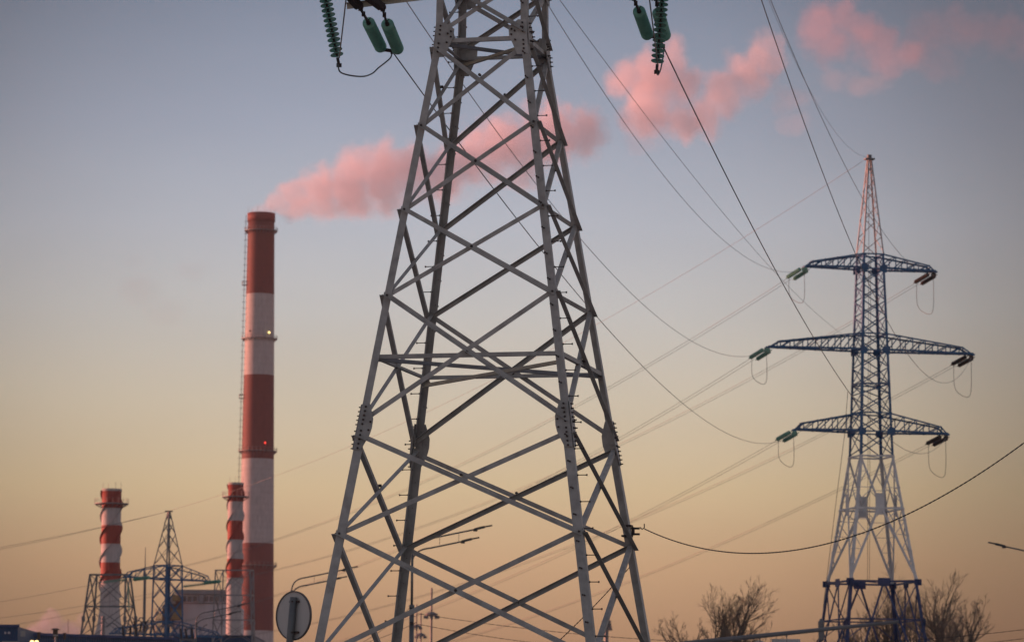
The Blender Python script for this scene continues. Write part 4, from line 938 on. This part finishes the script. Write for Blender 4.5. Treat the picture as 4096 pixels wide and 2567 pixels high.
# ------------------------------------------------------------------ smoke
def smoke(label, Y, blobs, dens, name="smoke", edge=1.7, amp=1.0, nscale=.055, seed=0, col=(.965, .90, .925), aniso=.2, fill=1.15):
    s_ = Y / FPX; cs = []
    rnd = random.Random(seed)
    for (x, y, rx, ry) in blobs:
        c = at(x, y, Y); c.y += rnd.uniform(-.25, .25) * rx * s_; cs.append((c, rx * s_, min(rx, ry) * s_ * 1.0, ry * s_))
    org = sum((c for c, *_ in cs), Vector()) / len(cs)
    mb = MB()
    import bmesh
    bm = bmesh.new()
    for (c, a, b, d) in cs:
        g_ = bmesh.ops.create_icosphere(bm, subdivisions=3, radius=1.5)
        for v in g_['verts']: v.co = Vector((v.co.x * a, v.co.y * b, v.co.z * d)) + c - org
    me = bpy.data.meshes.new(name); bm.to_mesh(me); bm.free()
    ob = bpy.data.objects.new(name, me); sc.collection.objects.link(ob); ob.location = org
    rm = ob.modifiers.new("merge", 'REMESH'); rm.mode = 'VOXEL'; rm.voxel_size = max(.8, min(r for _, r, _, _ in cs) * .35)
    mm = bpy.data.materials.new(name + "_volume"); mm.use_nodes = True; n = mm.node_tree.nodes; l = mm.node_tree.links; n.clear()
    o = n.new("ShaderNodeOutputMaterial"); pv = n.new("ShaderNodeVolumePrincipled"); l.new(pv.outputs[0], o.inputs["Volume"])
    pv.inputs["Color"].default_value = (*col, 1); pv.inputs["Anisotropy"].default_value = aniso
    t = n.new("ShaderNodeTexCoord")
    # domain warp
    nz = n.new("ShaderNodeTexNoise"); nz.inputs["Scale"].default_value = nscale * .8; nz.inputs["Detail"].default_value = 2; l.new(t.outputs["Object"], nz.inputs["Vector"])
    sb = n.new("ShaderNodeVectorMath"); sb.operation = 'SUBTRACT'; sb.inputs[1].default_value = (.5, .5, .5); l.new(nz.outputs["Color"], sb.inputs[0])
    sl = n.new("ShaderNodeVectorMath"); sl.operation = 'SCALE'; sl.inputs["Scale"].default_value = 12 * s_ / .1032; l.new(sb.outputs[0], sl.inputs[0])
    wp = n.new("ShaderNodeVectorMath"); wp.operation = 'ADD'; l.new(t.outputs["Object"], wp.inputs[0]); l.new(sl.outputs[0], wp.inputs[1])
    prev = None
    for (c, a, b, d) in cs:
        v1 = n.new("ShaderNodeVectorMath"); v1.operation = 'SUBTRACT'; v1.inputs[1].default_value = c - org; l.new(wp.outputs[0], v1.inputs[0])
        v2 = n.new("ShaderNodeVectorMath"); v2.operation = 'MULTIPLY'; v2.inputs[1].default_value = (1 / a, 1 / b, 1 / d); l.new(v1.outputs[0], v2.inputs[0])
        v3 = n.new("ShaderNodeVectorMath"); v3.operation = 'LENGTH'; l.new(v2.outputs[0], v3.inputs[0])
        if prev is None: prev = v3.outputs["Value"]
        else:
            mn = n.new("ShaderNodeMath"); mn.operation = 'SMOOTH_MIN'; mn.inputs[2].default_value = .25; l.new(prev, mn.inputs[0]); l.new(v3.outputs["Value"], mn.inputs[1]); prev = mn.outputs[0]
    n2 = n.new("ShaderNodeTexNoise"); n2.inputs["Scale"].default_value = nscale * 2; n2.inputs["Detail"].default_value = 5; n2.inputs["Roughness"].default_value = .58; l.new(t.outputs["Object"], n2.inputs["Vector"])
    m1 = n.new("ShaderNodeMath"); m1.operation = 'SUBTRACT'; m1.inputs[0].default_value = fill; l.new(prev, m1.inputs[1])
    m2 = n.new("ShaderNodeMath"); m2.operation = 'MULTIPLY_ADD'; m2.inputs[1].default_value = amp * 2; m2.inputs[2].default_value = -amp; l.new(n2.outputs[0], m2.inputs[0])
    m3 = n.new("ShaderNodeMath"); m3.operation = 'ADD'; l.new(m1.outputs[0], m3.inputs[0]); l.new(m2.outputs[0], m3.inputs[1])
    m4 = n.new("ShaderNodeMath"); m4.operation = 'MULTIPLY'; m4.inputs[1].default_value = edge; m4.use_clamp = True; l.new(m3.outputs[0], m4.inputs[0])
    m6 = n.new("ShaderNodeMath"); m6.operation = 'POWER'; m6.inputs[1].default_value = 1.7; l.new(m4.outputs[0], m6.inputs[0])
    m5 = n.new("ShaderNodeMath"); m5.operation = 'MULTIPLY'; m5.inputs[1].default_value = dens; l.new(m6.outputs[0], m5.inputs[0]); l.new(m5.outputs[0], pv.inputs["Density"])
    me.materials.append(mm)
    return tag(ob, label, "smoke", "smoke drifting from the chimney", "stuff")
smoke("thick pink smoke plume streaming right from the chimney mouth behind the near pylon", YC,
      [(1022, 846, 34, 12), (1052, 836, 44, 22), (1105, 818, 55, 40), (1190, 800, 75, 72), (1290, 765, 95, 105), (1410, 735, 110, 130), (1540, 705, 115, 130), (1650, 680, 100, 115), (1770, 690, 105, 120),
       (1880, 620, 100, 120), (1990, 600, 105, 125), (2100, 590, 115, 135), (2230, 555, 115, 130), (2340, 530, 90, 105)], .085, seed=2, fill=1.3)
smoke("round pink smoke cloud beside the hanging discs at upper right", YC,
      [(2500, 325, 75, 75), (2610, 330, 125, 120), (2600, 430, 110, 110), (2695, 235, 75, 85), (2720, 330, 85, 110), (2745, 480, 85, 85)], .085, seed=4, fill=1.22)
smoke("slanting pink smoke cloud crossed by the two steep conductors", YC,
      [(2845, 470, 75, 90), (2890, 370, 95, 95), (2975, 300, 105, 95), (3050, 230, 95, 95), (3090, 180, 60, 60), (3010, 330, 80, 70)], .07, seed=6, fill=1.2)
smoke("dim pink smoke cloud high above the far tower peak", YC,
      [(3275, 110, 90, 100), (3370, 90, 100, 90), (3330, 180, 90, 80), (3450, 110, 95, 85), (3515, 180, 80, 85), (3560, 240, 85, 65), (3640, 215, 70, 60)], .030, seed=9, fill=1.28, col=(.86, .66, .72))  # darker colour carries the dimming towards the corner of the view
smoke("faint thinning smoke at the upper right corner", YC,
      [(3700, 160, 110, 110), (3770, 250, 90, 70), (3850, 110, 130, 100), (4000, 120, 130, 100), (4110, 160, 90, 90)], .011, seed=11, amp=1.0, fill=1.25, col=(.62, .48, .52))  # corner dimming put into the smoke colour, stronger here
smoke("faint shreds of smoke under the slanting pink cloud", YC,
      [(3150, 400, 100, 70), (3190, 490, 70, 50), (2560, 560, 80, 60), (3340, 300, 100, 60), (3480, 340, 120, 60)], .022, seed=13, amp=.9)
smoke("small grey smoke puff above the blue building at lower left", 1700,
      [(215, 2475, 36, 34), (180, 2505, 46, 40), (140, 2545, 50, 36), (260, 2530, 60, 42), (310, 2470, 18, 34)], .11, seed=17, nscale=.06, fill=1.3, col=(.62, .62, .70))  # grey colour stands in for shade on the puff

smoke("faint grey shreds of smoke drifting left of the tall chimney", 1600,
      [(520, 1060, 60, 36), (560, 1160, 90, 60), (680, 1240, 80, 50), (760, 1080, 60, 45)], .007, seed=23, amp=1.1, fill=1.3, nscale=.04, col=(.45, .45, .48))

# ------------------------------------------------------------------ evening haze
mb = MB(); mb.add([(x, y, z) for z in (-1.0, 345.0) for x, y in ((-1620, -320), (1620, -320), (1620, 2320), (-1620, 2320))], [(3, 2, 1, 0), (4, 5, 6, 7), (0, 1, 5, 4), (1, 2, 6, 5), (2, 3, 7, 6), (3, 0, 4, 7)])
hm = bpy.data.materials.new("haze"); hm.use_nodes = True; n = hm.node_tree.nodes; n.clear()
o = n.new("ShaderNodeOutputMaterial"); pv = n.new("ShaderNodeVolumePrincipled"); pv.inputs["Density"].default_value = HAZE; pv.inputs["Color"].default_value = (.85, .86, .92, 1); hm.node_tree.links.new(pv.outputs[0], o.inputs["Volume"])
hz_ = mb.build("haze", hm); hz_["kind"] = "stuff"; hz_["label"] = "thin evening haze over the whole site"; hz_["category"] = "haze"
